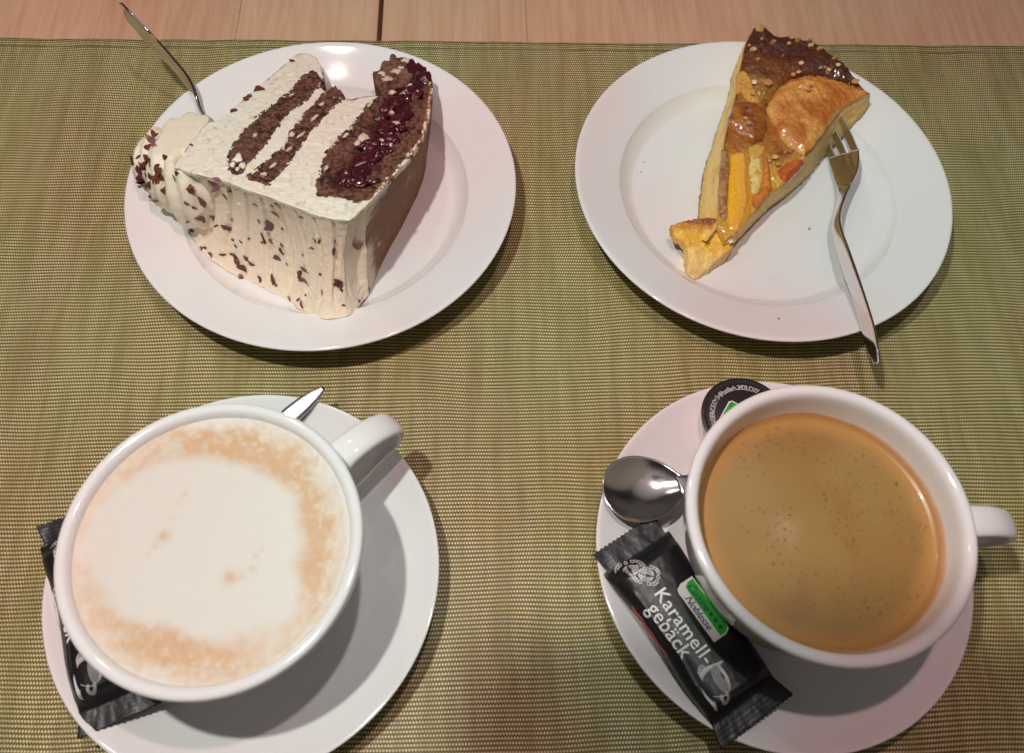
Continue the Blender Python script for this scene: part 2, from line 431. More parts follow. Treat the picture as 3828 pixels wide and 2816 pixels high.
def wood_material():
    m = mat('beech_wood', (.6, .4, .28), .35); t, N, Lk = nodes(m); b = N['Principled BSDF']
    tcn = N.new('ShaderNodeTexCoord'); oi = N.new('ShaderNodeObjectInfo')
    mp = N.new('ShaderNodeMapping'); mp.inputs['Scale'].default_value = (2.0, .13, 1); 
    va = N.new('ShaderNodeVectorMath'); va.operation = 'ADD'; Lk.new(tcn.outputs['Object'], va.inputs[0])
    cx = N.new('ShaderNodeCombineXYZ'); Lk.new(math_n(t, 'MULTIPLY', oi.outputs['Random'], 90), cx.inputs[0]); Lk.new(math_n(t, 'MULTIPLY', oi.outputs['Random'], 400), cx.inputs[1])
    Lk.new(cx.outputs[0], va.inputs[1]); Lk.new(va.outputs[0], mp.inputs[0])
    n = N.new('ShaderNodeTexNoise'); n.inputs['Scale'].default_value = 1.1; n.inputs['Detail'].default_value = 6; n.inputs['Distortion'].default_value = .6
    Lk.new(mp.outputs[0], n.inputs['Vector'])
    r = N.new('ShaderNodeValToRGB'); e = r.color_ramp.elements
    e[0].position = .3; e[0].color = (.58, .32, .20, 1); e[1].position = .72; e[1].color = (.69, .43, .285, 1)
    Lk.new(n.outputs['Fac'], r.inputs[0])
    hs = N.new('ShaderNodeHueSaturation'); Lk.new(r.outputs[0], hs.inputs['Color'])
    mr = N.new('ShaderNodeMapRange'); mr.inputs['To Min'].default_value = .93; mr.inputs['To Max'].default_value = 1.04; Lk.new(oi.outputs['Random'], mr.inputs[0]); Lk.new(mr.outputs[0], hs.inputs['Value'])
    # small dark pores
    vo = N.new('ShaderNodeTexVoronoi'); vo.inputs['Scale'].default_value = 1.4; mp3 = N.new('ShaderNodeMapping'); mp3.inputs['Scale'].default_value = (2.2, 1, 1)
    Lk.new(va.outputs[0], mp3.inputs[0]); Lk.new(mp3.outputs[0], vo.inputs['Vector'])
    p = N.new('ShaderNodeMapRange'); p.inputs['From Min'].default_value = .05; p.inputs['From Max'].default_value = .09; p.inputs['To Min'].default_value = .45; p.inputs['To Max'].default_value = 0
    Lk.new(vo.outputs['Distance'], p.inputs[0])
    mx = N.new('ShaderNodeMix'); mx.data_type = 'RGBA'; Lk.new(p.outputs[0], mx.inputs[0]); Lk.new(hs.outputs[0], mx.inputs[6]); mx.inputs[7].default_value = (.2, .08, .04, 1)
    Lk.new(mx.outputs[2], b.inputs['Base Color'])
    n4 = N.new('ShaderNodeTexNoise'); n4.inputs['Scale'].default_value = 14; n4.inputs['Detail'].default_value = 3; Lk.new(tcn.outputs['Object'], n4.inputs['Vector'])
    bp = N.new('ShaderNodeBump'); bp.inputs['Distance'].default_value = .012; Lk.new(n4.outputs['Fac'], bp.inputs['Height']); Lk.new(bp.outputs[0], b.inputs['Normal'])
    return m
M_weave = weave_material(); M_wood = wood_material()

# ------------------------------------------------------------------ table and mat
MAT_ANG = .0927
mat_o = (0, 41.12, 0)
table = bpy.data.objects.new('table', None); COL.objects.link(table); table.location = (0, 41.12, -.16); table.rotation_euler = (0, 0, MAT_ANG)
tag(table, 'pale beech wood table of wide planks under the green mat', 'table')
xs = [-62, -53.5, -44.5, -35.6, -26.7, -18.3, -9.78, None, -9.5, -.57, 7.9, 16.0, 23.6, 30.4, 39, 48, 57]
for a, b in zip(xs[:-1], xs[1:]):
    if a is None or b is None: continue
    a2, b2, g, zt = a + .003, b - .003, .02, rnd.uniform(-.002, 0)
    if b == -9.78: b2 = b; 
    y0, y1, zb = -75, 45, -2.8
    r = .05 if (b == -9.78 or a == -9.5) else .012
    v = []
    for y in (y0, y1):
        v += [(a2, y, zb), (b2, y, zb), (b2, y, zt - r), (b2 - r, y, zt), (a2 + r, y, zt), (a2, y, zt - r)]
    f = [(0, 1, 7, 6), (1, 2, 8, 7), (2, 3, 9, 8), (3, 4, 10, 9), (4, 5, 11, 10), (5, 0, 6, 11), (0, 5, 4, 3, 2, 1), (6, 7, 8, 9, 10, 11)]
    me = bpy.data.meshes.new('plank'); me.from_pydata(v, [], f); me.materials.append(M_wood)
    o = bpy.data.objects.new('plank', me); COL.objects.link(o); o.parent = table
# woven mat with gentle ripples
nx, ny = 300, 240
gx = np.linspace(-52, 50, nx); gy = np.linspace(-74, 0, ny)
X, Y = np.meshgrid(gx, gy, indexing='ij')
Z = .035 * fbm(X * .12, Y * .05, 0, 3, 5) + .05 * fbm(X * .45, Y * .07, 0, 2, 11) * ss(-16, -2, Y)
Z = Z - Z.max() + .0
top = np.stack([X, Y, Z], 2).reshape(-1, 3); n0 = len(top)
bot = top - [0, 0, .09]
f = grid_faces(nx, ny); f = [tuple(reversed(q)) for q in f]
fb = [tuple(i + n0 for i in reversed(q)) for q in f]
rim = [i * ny for i in range(nx)] + [(nx - 1) * ny + j for j in range(1, ny)] + [i * ny + ny - 1 for i in range(nx - 2, -1, -1)] + [j for j in range(ny - 2, 0, -1)]
fs = [(rim[k], rim[k] + n0, rim[(k + 1) % len(rim)] + n0, rim[(k + 1) % len(rim)]) for k in range(len(rim))]
me = bpy.data.meshes.new('table_mat'); me.from_pydata(np.vstack([top, bot]).tolist(), [], f + fb + fs); me.materials.append(M_weave)
me.polygons.foreach_set('use_smooth', [True] * len(me.polygons))
pm = bpy.data.objects.new('table_mat', me); COL.objects.link(pm); pm.location = mat_o; pm.rotation_euler = (0, 0, MAT_ANG)
tag(pm, 'green and beige woven table mat spread over the wood under all the dishes', 'table mat')

# ------------------------------------------------------------------ dishes
P1, P2 = (-10.452, 27.533), (12.426, 29.964)
S1, S2 = (-10.42, 7.45), (12.10, 9.99)
C1, C2 = (-10.303, 7.331), (12.215, 9.976)
plate_prof = [(0, .22), (5.1, .22), (5.35, .0), (5.75, .0), (5.95, .28), (7.5, .86), (9.6, 1.86), (9.86, 2.02), (9.96, 2.14), (9.93, 2.235), (9.80, 2.25),
              (9.5, 2.14), (8.6, 1.78), (7.62, 1.42), (7.50, 1.37), (7.46, 1.35), (7.42, 1.31), (7.30, 1.14), (7.0, .84), (6.75, .68), (6.65, .64), (6.2, .585), (5.2, .555), (2.5, .55), (0, .55)]
saucer_prof = [(0, .2), (4.2, .2), (4.4, .0), (4.7, .0), (4.9, .22), (6.2, .72), (7.75, 1.55), (7.96, 1.68), (8.03, 1.77), (7.98, 1.835), (7.86, 1.82),
               (7.3, 1.5), (6.4, 1.1), (5.9, .93), (5.7, .85), (5.3, .72), (4.2, .60), (3.2, .56), (3.05, .50), (2.5, .48), (0, .48)]
cup_prof = [(0, .72), (2.4, .72), (2.6, .5), (2.85, .5), (3.0, .78), (3.35, 1.15), (3.95, 2.1), (4.62, 3.3), (5.03, 4.6), (5.27, 5.9), (5.39, 6.6), (5.42, 6.82), (5.37, 6.95),
            (5.22, 7.0), (5.05, 6.96), (4.93, 6.82), (4.86, 6.55), (4.78, 6.0), (4.58, 5.0), (4.25, 3.9), (3.5, 2.4), (2.5, 1.6), (1.2, 1.35), (0, 1.3)]
def dish(name, prof, c, label, cat, group, passes=2):
    pr = chaikin(prof, passes)
    v, f = lathe(pr, 160)
    o = mk(name, v + np.array([c[0], c[1], 0]), f, M_ceramic, origin=(c[0], c[1], 0))
    return tag(o, label, cat, group)
dish('plate', plate_prof, P1, 'white porcelain plate under the chocolate cherry cream cake slice', 'plate', 'white dessert plates')
dish('plate', plate_prof, P2, 'white porcelain plate under the pear tart slice', 'plate', 'white dessert plates')
dish('saucer', saucer_prof, S1, 'white saucer under the cappuccino cup', 'saucer', 'white saucers')
dish('saucer', saucer_prof, S2, 'white saucer under the cup of black coffee with crema', 'saucer', 'white saucers')
_tp = chaikin(plate_prof, 2); _i = int(np.argmax(_tp[:, 0])); _up = _tp[_i:][::-1]
_ts = chaikin(saucer_prof, 2); _i = int(np.argmax(_ts[:, 0])); _us = _ts[_i:][::-1]
def plateZ(c):
    def g(x, y):
        r = np.hypot(np.asarray(x) - c[0], np.asarray(y) - c[1])
        return np.where(r > 9.96, 2.2, np.interp(r, _up[:, 0], _up[:, 1]))
    return g
def sauZ(c):
    def g(x, y):
        r = np.hypot(np.asarray(x) - c[0], np.asarray(y) - c[1])
        return np.where(r > 8.03, 1.8, np.interp(r, _us[:, 0], _us[:, 1]))
    return g
def cup(c, ang, label, reach=1.0):
    root = empty('coffee_cup', (c[0], c[1], .5), label, 'cup', 'white coffee cups')
    v, f = lathe(chaikin(cup_prof, 2), 160)
    mk('body', v + np.array([c[0], c[1], 0]), f, M_ceramic, root)
    d = np.array([math.cos(ang), math.sin(ang), 0]); W = np.array([-d[1], d[0], 0]); ctr = np.array([c[0], c[1], 0])
    path = [(4.95, 5.35), (5.5, 5.52), (6.3, 5.60), (7.25, 5.45), (8.05, 5.0), (8.38, 4.4), (8.05, 3.75), (7.0, 3.35), (6.0, 2.95), (5.1, 2.85), (4.3, 2.95)]
    path = [(4.9 + (r_ - 4.9) * reach, z_) for r_, z_ in path]; sp = spline(path, 60)
    Cn = np.array([ctr + d * r + np.array([0, 0, z]) for r, z in sp])
    T = np.gradient(Cn, axis=0); T /= np.linalg.norm(T, axis=1)[:, None]
    Nn = np.cross(T, W)
    t = np.linspace(0, 1, 60)
    hw = np.interp(t, [0, .12, .4, .7, .9, 1], [.78, .64, .60, .50, .52, .7]); ht = np.interp(t, [0, .1, .5, .9, 1], [.36, .27, .24, .26, .34])
    sweep('handle', Cn, np.tile(W, (60, 1)), Nn, hw, ht, M_ceramic, root, sec=20, power=2.5)
    return root
cup(C1, math.radians(47), 'white cup of milky cappuccino, handle pointing to the upper right', .93)
cup(C2, math.radians(6), 'white cup of black coffee with crema, handle pointing right', .94)

# ------------------------------------------------------------------ drinks (surface meshes with their own colour pattern)
def disc(c, R, res=.045):
    n = int(R / res); segs = 300
    v = [(0, 0)]; 
    for i in range(1, n + 1):
        r = R * i / n
        v += [(r * math.cos(2 * PI * k / segs), r * math.sin(2 * PI * k / segs)) for k in range(segs)]
    v = np.array(v); f = [(0, 1 + k, 1 + (k + 1) % segs) for k in range(segs)]
    for i in range(n - 1):
        a = 1 + i * segs; b = a + segs
        f += [(a + k, b + k, b + (k + 1) % segs, a + (k + 1) % segs) for k in range(segs)]
    return v, f
zf = 6.6; Rf = 4.92
v, f = disc(C1, Rf)
wx, wy = v[:, 0] + C1[0], v[:, 1] + C1[1]
r = np.hypot(v[:, 0], v[:, 1])
zq = lambda L: pix([(58.7 + a * .5029, 821.4 + b * .5029) for a, b in L], zf)[:, :2]
blobP = spline(zq([(480, 450), (600, 400), (760, 385), (900, 410), (1050, 440), (1130, 520), (1170, 620), (1175, 750), (1140, 830), (1165, 920), (1150, 1020), (1080, 1080), (950, 1110), (850, 1150), (700, 1120), (580, 1090), (450, 1060), (370, 980), (310, 880), (250, 780), (300, 650), (370, 540)]), 90, True)
ins, D, _, _ = poly_info(wx, wy, blobP)
sd = np.where(ins, -D, D) + .22 * fbm(wx * 1.1, wy * 1.1, 0, 3, 3)
brown = ss(-.22, .6, sd) * (1 - ss(.9, 2.1, sd + .45 * fbm(wx * .9, wy * .9, 2, 3, 9)))
def near(cx, cy, s):
    q = zq([(cx, cy)])[0]; return np.exp(-((wx - q[0]) ** 2 + (wy - q[1]) ** 2) / (2 * s * s))
dens = .46 + .95 * near(850, 290, 1.15) + .8 * near(1100, 400, .8) + .75 * near(1240, 620, 1.0) + .6 * near(1250, 850, .8) + .65 * near(560, 1180, .9) + .55 * near(780, 1190, .9) + .3 * near(400, 1020, .6) + .25 * near(500, 420, .7)
mott = .75 + .5 * fbm(wx * 2.8, wy * 2.8, 0, 4, 21, .6) * 1.3
brown = np.clip(brown * dens * mott * 1.2, 0, 1)
for cx, cy, s_, a_ in [(600, 705, .16, .95), (885, 885, .19, .9), (560, 750, .09, .45), (530, 785, .08, .35), (630, 625, .09, .3), (660, 560, .08, .3), (690, 520, .08, .4), (985, 850, .10, .5), (940, 880, .1, .35), (1000, 795, .08, .4), (1025, 765, .07, .35), (1000, 965, .05, .2)]:
    brown = np.clip(brown + a_ * near(cx, cy, s_) * (.8 + .4 * fbm(wx * 5, wy * 5, 0, 2, 4)), 0, 1)
colr = mixc((.69, .65, .59), (.62, .39, .22), brown)
outer = ss(.3, 1.0, sd)
sp = np.clip(fbm(wx * 5, wy * 5, 0, 3, 31) * 1.6, 0, 1) * outer
colr = mixc(colr, (.76, .71, .58), sp * .45)
colr = mixc(colr, (.66, .58, .40), .25 * outer * ss(.1, .7, fbm(wx * 1.2 - 7, wy * 1.2, 0, 3, 77)))
zz = zf + .10 * (1 - (r / Rf) ** 2) * 0 + .03 * fbm(wx * 5, wy * 5, 0, 3, 8) * (outer + .15) + .06 * ss(.90, 1, r / Rf)
M_foam = mat('milk_foam', (.8, .8, .7), .5, sss=.3, sssr=(.3, .2, .12), vcol=True, bumps=((9, .012), (22, .010)))
cap = mk('cappuccino', np.stack([wx, wy, zz], 1), f, M_foam, cols=colr, origin=(C1[0], C1[1], zf))
tag(cap, 'white milk foam with a golden brown ring filling the left cup', 'drink')

zc = 5.45; Rc = 4.70
v, f = disc(C2, Rc)
wx, wy = v[:, 0] + C2[0], v[:, 1] + C2[1]; r = np.hypot(v[:, 0], v[:, 1])
cf = lambda a, b: pix([(1232.1 + a * .5029, 821.4 + b * .5029)], zc)[0]
def nearc(a, b, s):
    q = cf(a, b); return np.exp(-((wx - q[0]) ** 2 + (wy - q[1]) ** 2) / (2 * s * s))
base = mixc((.30, .165, .048), (.35, .215, .068), .5 + .5 * fbm(wx * .5, wy * .5, 0, 3, 2))
base = mixc(base, (.30, .15, .045), .55 * np.clip(fbm(wx * .6 + 2 * fbm(wx * .4, wy * .4, 0, 2, 3), wy * .6, 0, 4, 51) * 2, 0, 1))
base = mixc(base, (.36, .225, .09), .7 * nearc(760, 420, 1.1) + .5 * nearc(820, 620, 1.2))
base = mixc(base, (.45, .31, .17), .6 * nearc(980, 680, .38) * (1 + .5 * fbm(wx * 3, wy * 3, 0, 2, 5)))
base = mixc(base, (.43, .225, .065), ss(3.7, 4.45, r + .15 * fbm(wx, wy, 0, 2, 13)))
rng = np.random.default_rng(5)
for _ in range(700):      # burst bubbles: small dark pinholes in the crema
    a = rng.uniform(0, 2 * PI); q = 4.3 * math.sqrt(rng.uniform())
    if float(vn(np.array(q * math.cos(a) * .8 + 20), np.array(q * math.sin(a) * .8), 0, 3)) + .25 * rng.uniform() < .55: continue
    s_ = rng.choice([.016, .022, .030, .045], p=[.45, .35, .16, .04])
    m_ = np.exp(-((v[:, 0] - q * math.cos(a)) ** 2 + (v[:, 1] - q * math.sin(a)) ** 2) / (2 * s_ * s_))
    base = mixc(base, (.12, .06, .015), .75 * m_)
zz = zc + .16 * np.clip((r - 4.4) / .30, 0, 1) ** 2 + .004 * fbm(wx * 2, wy * 2, 0, 2, 8)
M_crema = mat('coffee_crema', (.4, .2, .05), .3, spec=.4, coat=.25, sss=.05, vcol=True, bumps=((20, .003),))
cof = empty('black_coffee', (C2[0], C2[1], zc), 'brown coffee with orange crema and tiny bubbles in the right cup', 'drink')
mk('coffee_surface', np.stack([wx, wy, zz], 1), f, M_crema, cof, cols=base)
# crema left on the inner wall of the cup
seg = 220; vv = []; cc = []
ip = chaikin(cup_prof, 2); j0 = int(np.argmax(ip[:, 1])); inner = ip[j0:][::-1]
for k in range(seg):
    a = 2 * PI * k / seg
    topz = 5.72 + .22 * max(0, math.cos(a + .25)) + .16 * float(fbm(np.array(math.cos(a) * 3.0), np.array(math.sin(a) * 3.0), 1, 4, 5))
    for j in range(9):
        z = 5.38 + (topz - 5.38) * j / 8
        rr = float(np.interp(z, inner[:, 1], inner[:, 0])) - .012 + (.01 if j == 8 else 0)
        vv.append((C2[0] + rr * math.cos(a), C2[1] + rr * math.sin(a), z))
        n_ = float(fbm(np.array(a * 6.), np.array(z * 2.), 0, 3, 6))
        fj = (j / 8) ** 2.2; cc.append(np.array((.64, .33, .15)) * (1 - fj) + np.array((.76, .56, .42)) * fj + .04 * n_)
mk('crema_ring', vv, grid_faces(seg, 9, True), M_crema, cof, cols=np.array(cc))

# ------------------------------------------------------------------ cake slice (lying on its side)
PIc = lambda x, y: 5.9 - .27 * (np.asarray(y) - 24)
pz1 = plateZ(P1)
cake = empty('cake_slice', (-10.5, 28, .6), 'slice of chocolate cherry cake with whipped cream lying on its side', 'cake')
up = lambda L: pix(L, PIc)
front = [(383, 366), (448, 387), (492, 396), (545, 418), (612, 440), (656, 458), (723, 480), (767, 483), (803, 452)]
right = [(812, 441), (850, 402), (892, 354), (915, 325), (930, 300), (938, 265), (944, 237), (949, 200), (945, 168)]
tip = [(932, 160), (915, 172), (893, 186), (865, 204), (840, 210), (800, 212), (770, 219), (742, 214), (718, 206), (704, 192), (708, 165), (705, 148), (692, 126), (668, 116), (650, 120)]
left = [(600, 162), (560, 197), (520, 232), (480, 264), (452, 272), (430, 300), (402, 335)]
body = up(front + right + tip + left)[:, :2]
SPL1 = [(505, 383), (499, 370), (498, 345), (505, 325), (522, 300), (540, 277), (565, 255), (595, 230), (625, 208), (639, 198), (645, 185), (655, 174), (667, 163), (676, 160), (684, 149), (696, 157), (704, 170), (712, 184), (712, 192), (697, 197), (672, 222), (652, 238), (638, 246), (620, 266), (603, 292), (590, 312), (574, 330), (560, 350), (545, 362), (530, 380), (518, 385)]
SPL2 = [(586, 409), (572, 405), (548, 397), (541, 389), (552, 378), (567, 365), (580, 355), (590, 345), (612, 330), (627, 310), (633, 290), (652, 268), (676, 238), (695, 215), (712, 203), (726, 193), (736, 188), (745, 199), (760, 212), (757, 219), (733, 237), (711, 258), (693, 280), (674, 301), (650, 340), (619, 376), (600, 400)]
SPL3 = [(694, 430), (688, 410), (699, 381), (706, 352), (721, 327), (736, 312), (746, 294), (768, 277), (786, 252), (798, 237), (825, 213), (845, 205), (865, 200), (893, 184), (915, 168), (940, 160)] + [(x - 2, y) for x, y in right[::-1]] + [(788, 446), (750, 438), (725, 434)]
def cream_disp(X, Y, D):
    z = .05 * fbm(X * 3, Y * 3, 0, 4, 4) + .03 * fbm(X * 9, Y * 9, 0, 2, 5)
    for L_ in (SPL1, SPL2, SPL3):
        a_, d_, _, _ = poly_info(X, Y, up(L_)[:, :2])
        z = z - .5 * ss(.10, .2, np.where(a_, d_, 0)) * ss(.12, .3, D)
    return z
def cream_col(X, Y, D):
    c = mixc((.80, .79, .66), (.84, .81, .70), .5 + .5 * fbm(X * .8, Y * .8, 0, 3, 2))
    s_ = np.clip(fbm(X * 5 + Y * 1.2, Y * 2.6 - X * 2, 0, 4, 8) * 2.3 - .62, 0, 1)
    c = mixc(c, (.45, .28, .18), s_ * .5)
    return mixc(c, (.80, .60, .2), .5 * np.clip(fbm(X * 1.7, Y * 1.7, 5, 2, 70) * 3 - 1.7, 0, 1))
slab('whipped_cream', rough_outline(body, .08, .10, 2.2, 3), PIc, lambda x, y: float(PIc(x, y)) - .28, .055, M_cream, cake, edge=.05, colfn=cream_col,
     disp=cream_disp)
_cherry_line = up([(752, 400), (778, 380), (805, 345), (832, 310), (848, 270), (868, 230), (895, 195), (928, 168)])[:, :2]
_base_line = up([(803, 450)] + right)[:, :2]
def line_dist(X, Y, L):
    D = np.full(np.shape(X), 1e9)
    for a, b in zip(L[:-1], L[1:]):
        d = b - a; t = np.clip(((X - a[0]) * d[0] + (Y - a[1]) * d[1]) / (d @ d), 0, 1)
        D = np.minimum(D, np.hypot(X - a[0] - t * d[0], Y - a[1] - t * d[1]))
    return D
def sponge3_col(X, Y, D):
    c = sponge_col(X, Y, D)
    c = mixc(c, (.05, .012, .014), ss(.95, .35, line_dist(X, Y, _cherry_line) + .35 * fbm(X * 2, Y * 2, 0, 3, 3)) * .85)
    return mixc(c, (.40, .17, .06), ss(.28, .05, line_dist(X, Y, _base_line) + .12 * fbm(X * 4, Y * 4, 0, 3, 13)) * .9)
def sponge_col(X, Y, D):
    c = mixc((.05, .02, .015), (.235, .118, .085), np.clip(.55 + 1.3 * fbm(X * 7, Y * 7, 0, 4, 12), 0, 1))
    c = mixc(c, (.27, .135, .10), .4 * np.clip(fbm(X * 1.3, Y * 1.3, 0, 2, 6) + .2, 0, 1))
    wh = np.clip(fbm(X * 5, Y * 5, 0, 3, 99) * 3 - 2.5, 0, 1) * ss(.16, .0, D) * .6
    return mixc(c, (.7, .6, .48), wh)
def sponge_disp(X, Y, D):
    b = fbm(X * 5, Y * 5, 0, 4, 31, .75) * 1.5
    pits = np.clip(fbm(X * 3.1, Y * 3.1, 7, 2, 55) * 2.4 - 1.0, 0, 1)
    return .085 * b - .34 * pits * ss(0, .15, D)
def sponge(L, sd_, cf_=None):
    P = rough_outline(up(L)[:, :2], .05, .17, 3.2, sd_)
    return slab('sponge_layer', P, lambda X, Y: PIc(X, Y) + .015, lambda x, y: float(PIc(x, y)) - .35, .036, M_sponge, cake, edge=.03, colfn=cf_ or sponge_col, disp=sponge_disp)
sponge(SPL1, 1)
sponge(SPL2, 2)
sponge(SPL3, 3, sponge3_col)
# jelly band and cherries
slab('cherry_jelly', rough_outline(up([(742, 412), (745, 385), (770, 372), (790, 345), (800, 318), (822, 300), (833, 270), (852, 246), (862, 222), (890, 196), (920, 165), (936, 172), (925, 200), (905, 222), (893, 250), (885, 282), (866, 305), (862, 330), (835, 352), (822, 375), (795, 395), (765, 415)])[:, :2], .06, .35, 2.4, 8),
     lambda X, Y: PIc(X, Y) + .08, lambda x, y: float(PIc(x, y)) - .3, .04, M_jelly, cake, edge=.1, disp=lambda X, Y, D: .16 * fbm(X * 3.5, Y * 3.5, 0, 4, 61))
q2 = lambda x, y: (586.7 + x * .2486, 88 + y * .2486)
for k, (x, y, a, b, r_) in enumerate([(860, 1075, 105, 52, .45), (700, 1245, 50, 40, .9), (770, 1262, 55, 38, .5), (820, 1290, 45, 30, .2), (900, 935, 85, 48, .5), (1090, 905, 60, 42, .3), (1055, 790, 70, 58, .5), (1175, 700, 85, 40, .7), (1010, 705, 55, 40, 1.0), (1130, 560, 50, 62, .2), (1230, 470, 75, 50, .5), (1320, 490, 48, 40, 1.3), (1330, 300, 62, 75, .2), (1385, 345, 50, 55, .8), (1280, 250, 45, 55, .1), (690, 1180, 40, 34, .1), (960, 1020, 45, 30, .4), (1060, 640, 50, 36, .4), (930, 1260, 50, 22, .3), (1175, 790, 40, 34, .3)]):
    c = up([q2(x, y)])[0]; s_ = .2486 / 46
    blob('cherry', c + [0, 0, .09], (a * s_ * 1.35, b * s_ * 1.35, .13), M_cherry, cake, rot=r_, amp=.9, freq=1.9, seed=k + 3, res=(22, 12))
# dabs of cream smeared over the cherries and crumbs
for k, (x, y, a, b) in enumerate([(1130, 760, 55, 40), (1190, 690, 30, 20), (860, 890, 80, 60), (800, 930, 40, 40), (1090, 945, 28, 18), (1100, 660, 28, 24), (1010, 905, 25, 22), (700, 1200, 22, 18), (1245, 1030, 26, 24), (1170, 1130, 20, 22), (1275, 990, 14, 16), (1325, 480, 34, 26), (1130, 300, 75, 50), (1060, 370, 65, 60), (1180, 270, 45, 40), (1105, 480, 30, 42), (1215, 200, 40, 50), (1010, 320, 50, 45), (220, 850, 34, 30), (1060, 1240, 22, 16), (1030, 1290, 24, 14), (770, 745, 20, 16), (960, 1050, 16, 16)]):
    c = up([q2(x, y)])[0]; s_ = .2486 / 46
    blob('cream_dab', c + [0, 0, .13], (a * s_ * .8, b * s_ * .9, .09), M_dab, cake, rot=rnd.uniform(0, 3), amp=.7, freq=2.2, seed=k + 60, res=(14, 8))
for k, (x, y, a) in enumerate([(1240, 1290, 50), (1190, 1350, 30), (1290, 1360, 35), (1240, 1400, 22)]):
    c = up([(258.2 + x * .2131, 76.3 + y * .2131)])[0]
    blob('cream_dab', c + [0, 0, .08], (a * .0046, a * .0055, .1), M_creamp, cake, amp=.7, freq=2.2, seed=k + 90, res=(12, 7))
for k, (x, y, a, b, r_) in enumerate([(636, 330, 10, 3, .9), (660, 300, 13, 3, .9), (690, 262, 12, 3, 1.0), (600, 366, 10, 3, .8), (706, 232, 8, 3, 1.0), (580, 385, 8, 4, .3), (560, 300, 7, 3, 1.0), (640, 212, 8, 2.5, .8), (716, 372, 9, 3, 1.2), (760, 300, 10, 3, 1.0), (812, 232, 9, 3, .9)]):
    c = up([(x, y)])[0]
    blob('cream_dab', c + [0, 0, .08], (a / 46, b / 46 * 1.3, .07), M_dab, cake, rot=r_, amp=.9, freq=2.6, seed=k + 130, res=(16, 7))
# loose crumbly chunk at the bitten end
slab('crumb_chunk', rough_outline(up([(818, 178), (822, 163), (835, 152), (838, 137), (853, 132), (862, 116), (871, 128), (893, 127), (897, 146), (906, 165), (895, 186), (865, 204), (838, 206)])[:, :2], .05, .22, 3.5, 18),
     lambda X, Y: PIc(X, Y) + .12, lambda x, y: float(pz1(x, y)) + .3, .045, M_sponge, cake, edge=.15, colfn=lambda X, Y, D: mixc(sponge_col(X, Y, D), (.42, .26, .17), .35 * np.clip(fbm(X * 2, Y * 2, 0, 2, 1) + .3, 0, 1)),
     disp=lambda X, Y, D: .16 * fbm(X * 3, Y * 3, 0, 4, 77, .65))
# combed cream wall (outer rim of the cake)
wb = [(408, 492), (426, 529), (457, 565), (523, 605), (590, 636), (634, 658), (665, 680), (705, 699), (750, 697), (772, 688), (808, 648)]
Tw = up([(383, 366)] + front[1:-1] + [(803, 452)]); Bw = pix(wb, lambda x, y: pz1(x, y) + .03)
def wall_disp(u, t, G):
    b = .55 * np.sin(PI * np.clip(t, 0, 1)) ** .8
    rid = 0
    for k in range(9):
        uc = .165 + .0905 * k + .006 * np.sin(t * 5 + k) - .02 * t * (k < 3)
        e = np.exp(-((u - uc) / .0072) ** 2) * (1 if k < 8 else .3)
        rid = rid + .17 * e - .03 * np.exp(-((np.abs(u - uc) - .018) / .007) ** 2)
    low = ss(.80, .93, t)
    rid = rid * (1 - .8 * low) * ss(0, .05, t)
    n = .035 * fbm(G[..., 0] * 5, G[..., 2] * 5, G[..., 1] * 5, 4, 5, .7) - .07 * np.clip(fbm(G[..., 0] * 2.2, G[..., 2] * 2.2, G[..., 1] * 2.2, 2, 65) * 3 - 1.9, 0, 1) + low * .13 * fbm(G[..., 0] * 1.3, G[..., 1] * 1.3, 0, 3, 15)
    n = n + ss(.86, .95, u) * .07 * fbm(G[..., 0] * 2.5, G[..., 2] * 2.5, 0, 4, 25)
    edge_ = 1 - ss(.97, 1, u) * .9
    return (b + rid) * edge_ * np.where(t > .999, 0, 1) + n
def wall_col(u, t, G):
    c = mixc((.90, .73, .56), (.88, .78, .63), .5 + .5 * fbm(G[..., 0], G[..., 2], 0, 2, 3))
    sp = np.clip(fbm(G[..., 0] * 6, G[..., 2] * 6, G[..., 1] * 6, 3, 44) * 3 - 1.75, 0, 1)
    return mixc(c, (.5, .28, .17), sp * .5)
wall = ruled('combed_cream_wall', Tw, Bw, 620, 150, M_cream, cake, disp=wall_disp, colfn=wall_col, flip=True)
# hidden side (the top of the cake) and the bitten end, closing the slice
_l3 = up([(383, 366)] + left[::-1] + [(650, 120)]); _lb = np.array([[x + .25, y, float(pz1(x, y)) + .03] for x, y, z in _l3])
ruled('whipped_cream', _l3, _lb, 120, 24, M_cream, cake, colfn=lambda u, t, G: cream_col(G[..., 0], G[..., 1], t), disp=lambda u, t, G: .06 * fbm(G[..., 0] * 2, G[..., 1] * 2, G[..., 2] * 2, 3, 2))
_l3 = up([(650, 120)] + tip[::-1] + [(945, 168)]); _lb = np.array([[x, y - .1, float(pz1(x, y)) + .03] for x, y, z in _l3])
ruled('bitten_end', _l3, _lb, 200, 20, M_sponge, cake, sp=False, colfn=lambda u, t, G: mixc((.75, .68, .54), sponge_col(G[..., 0], G[..., 2] + G[..., 1], t), ss(-.2, .2, np.sin(u * 26))), disp=lambda u, t, G: .12 * fbm(G[..., 0] * 4, G[..., 1] * 4, G[..., 2] * 4, 4, 2))
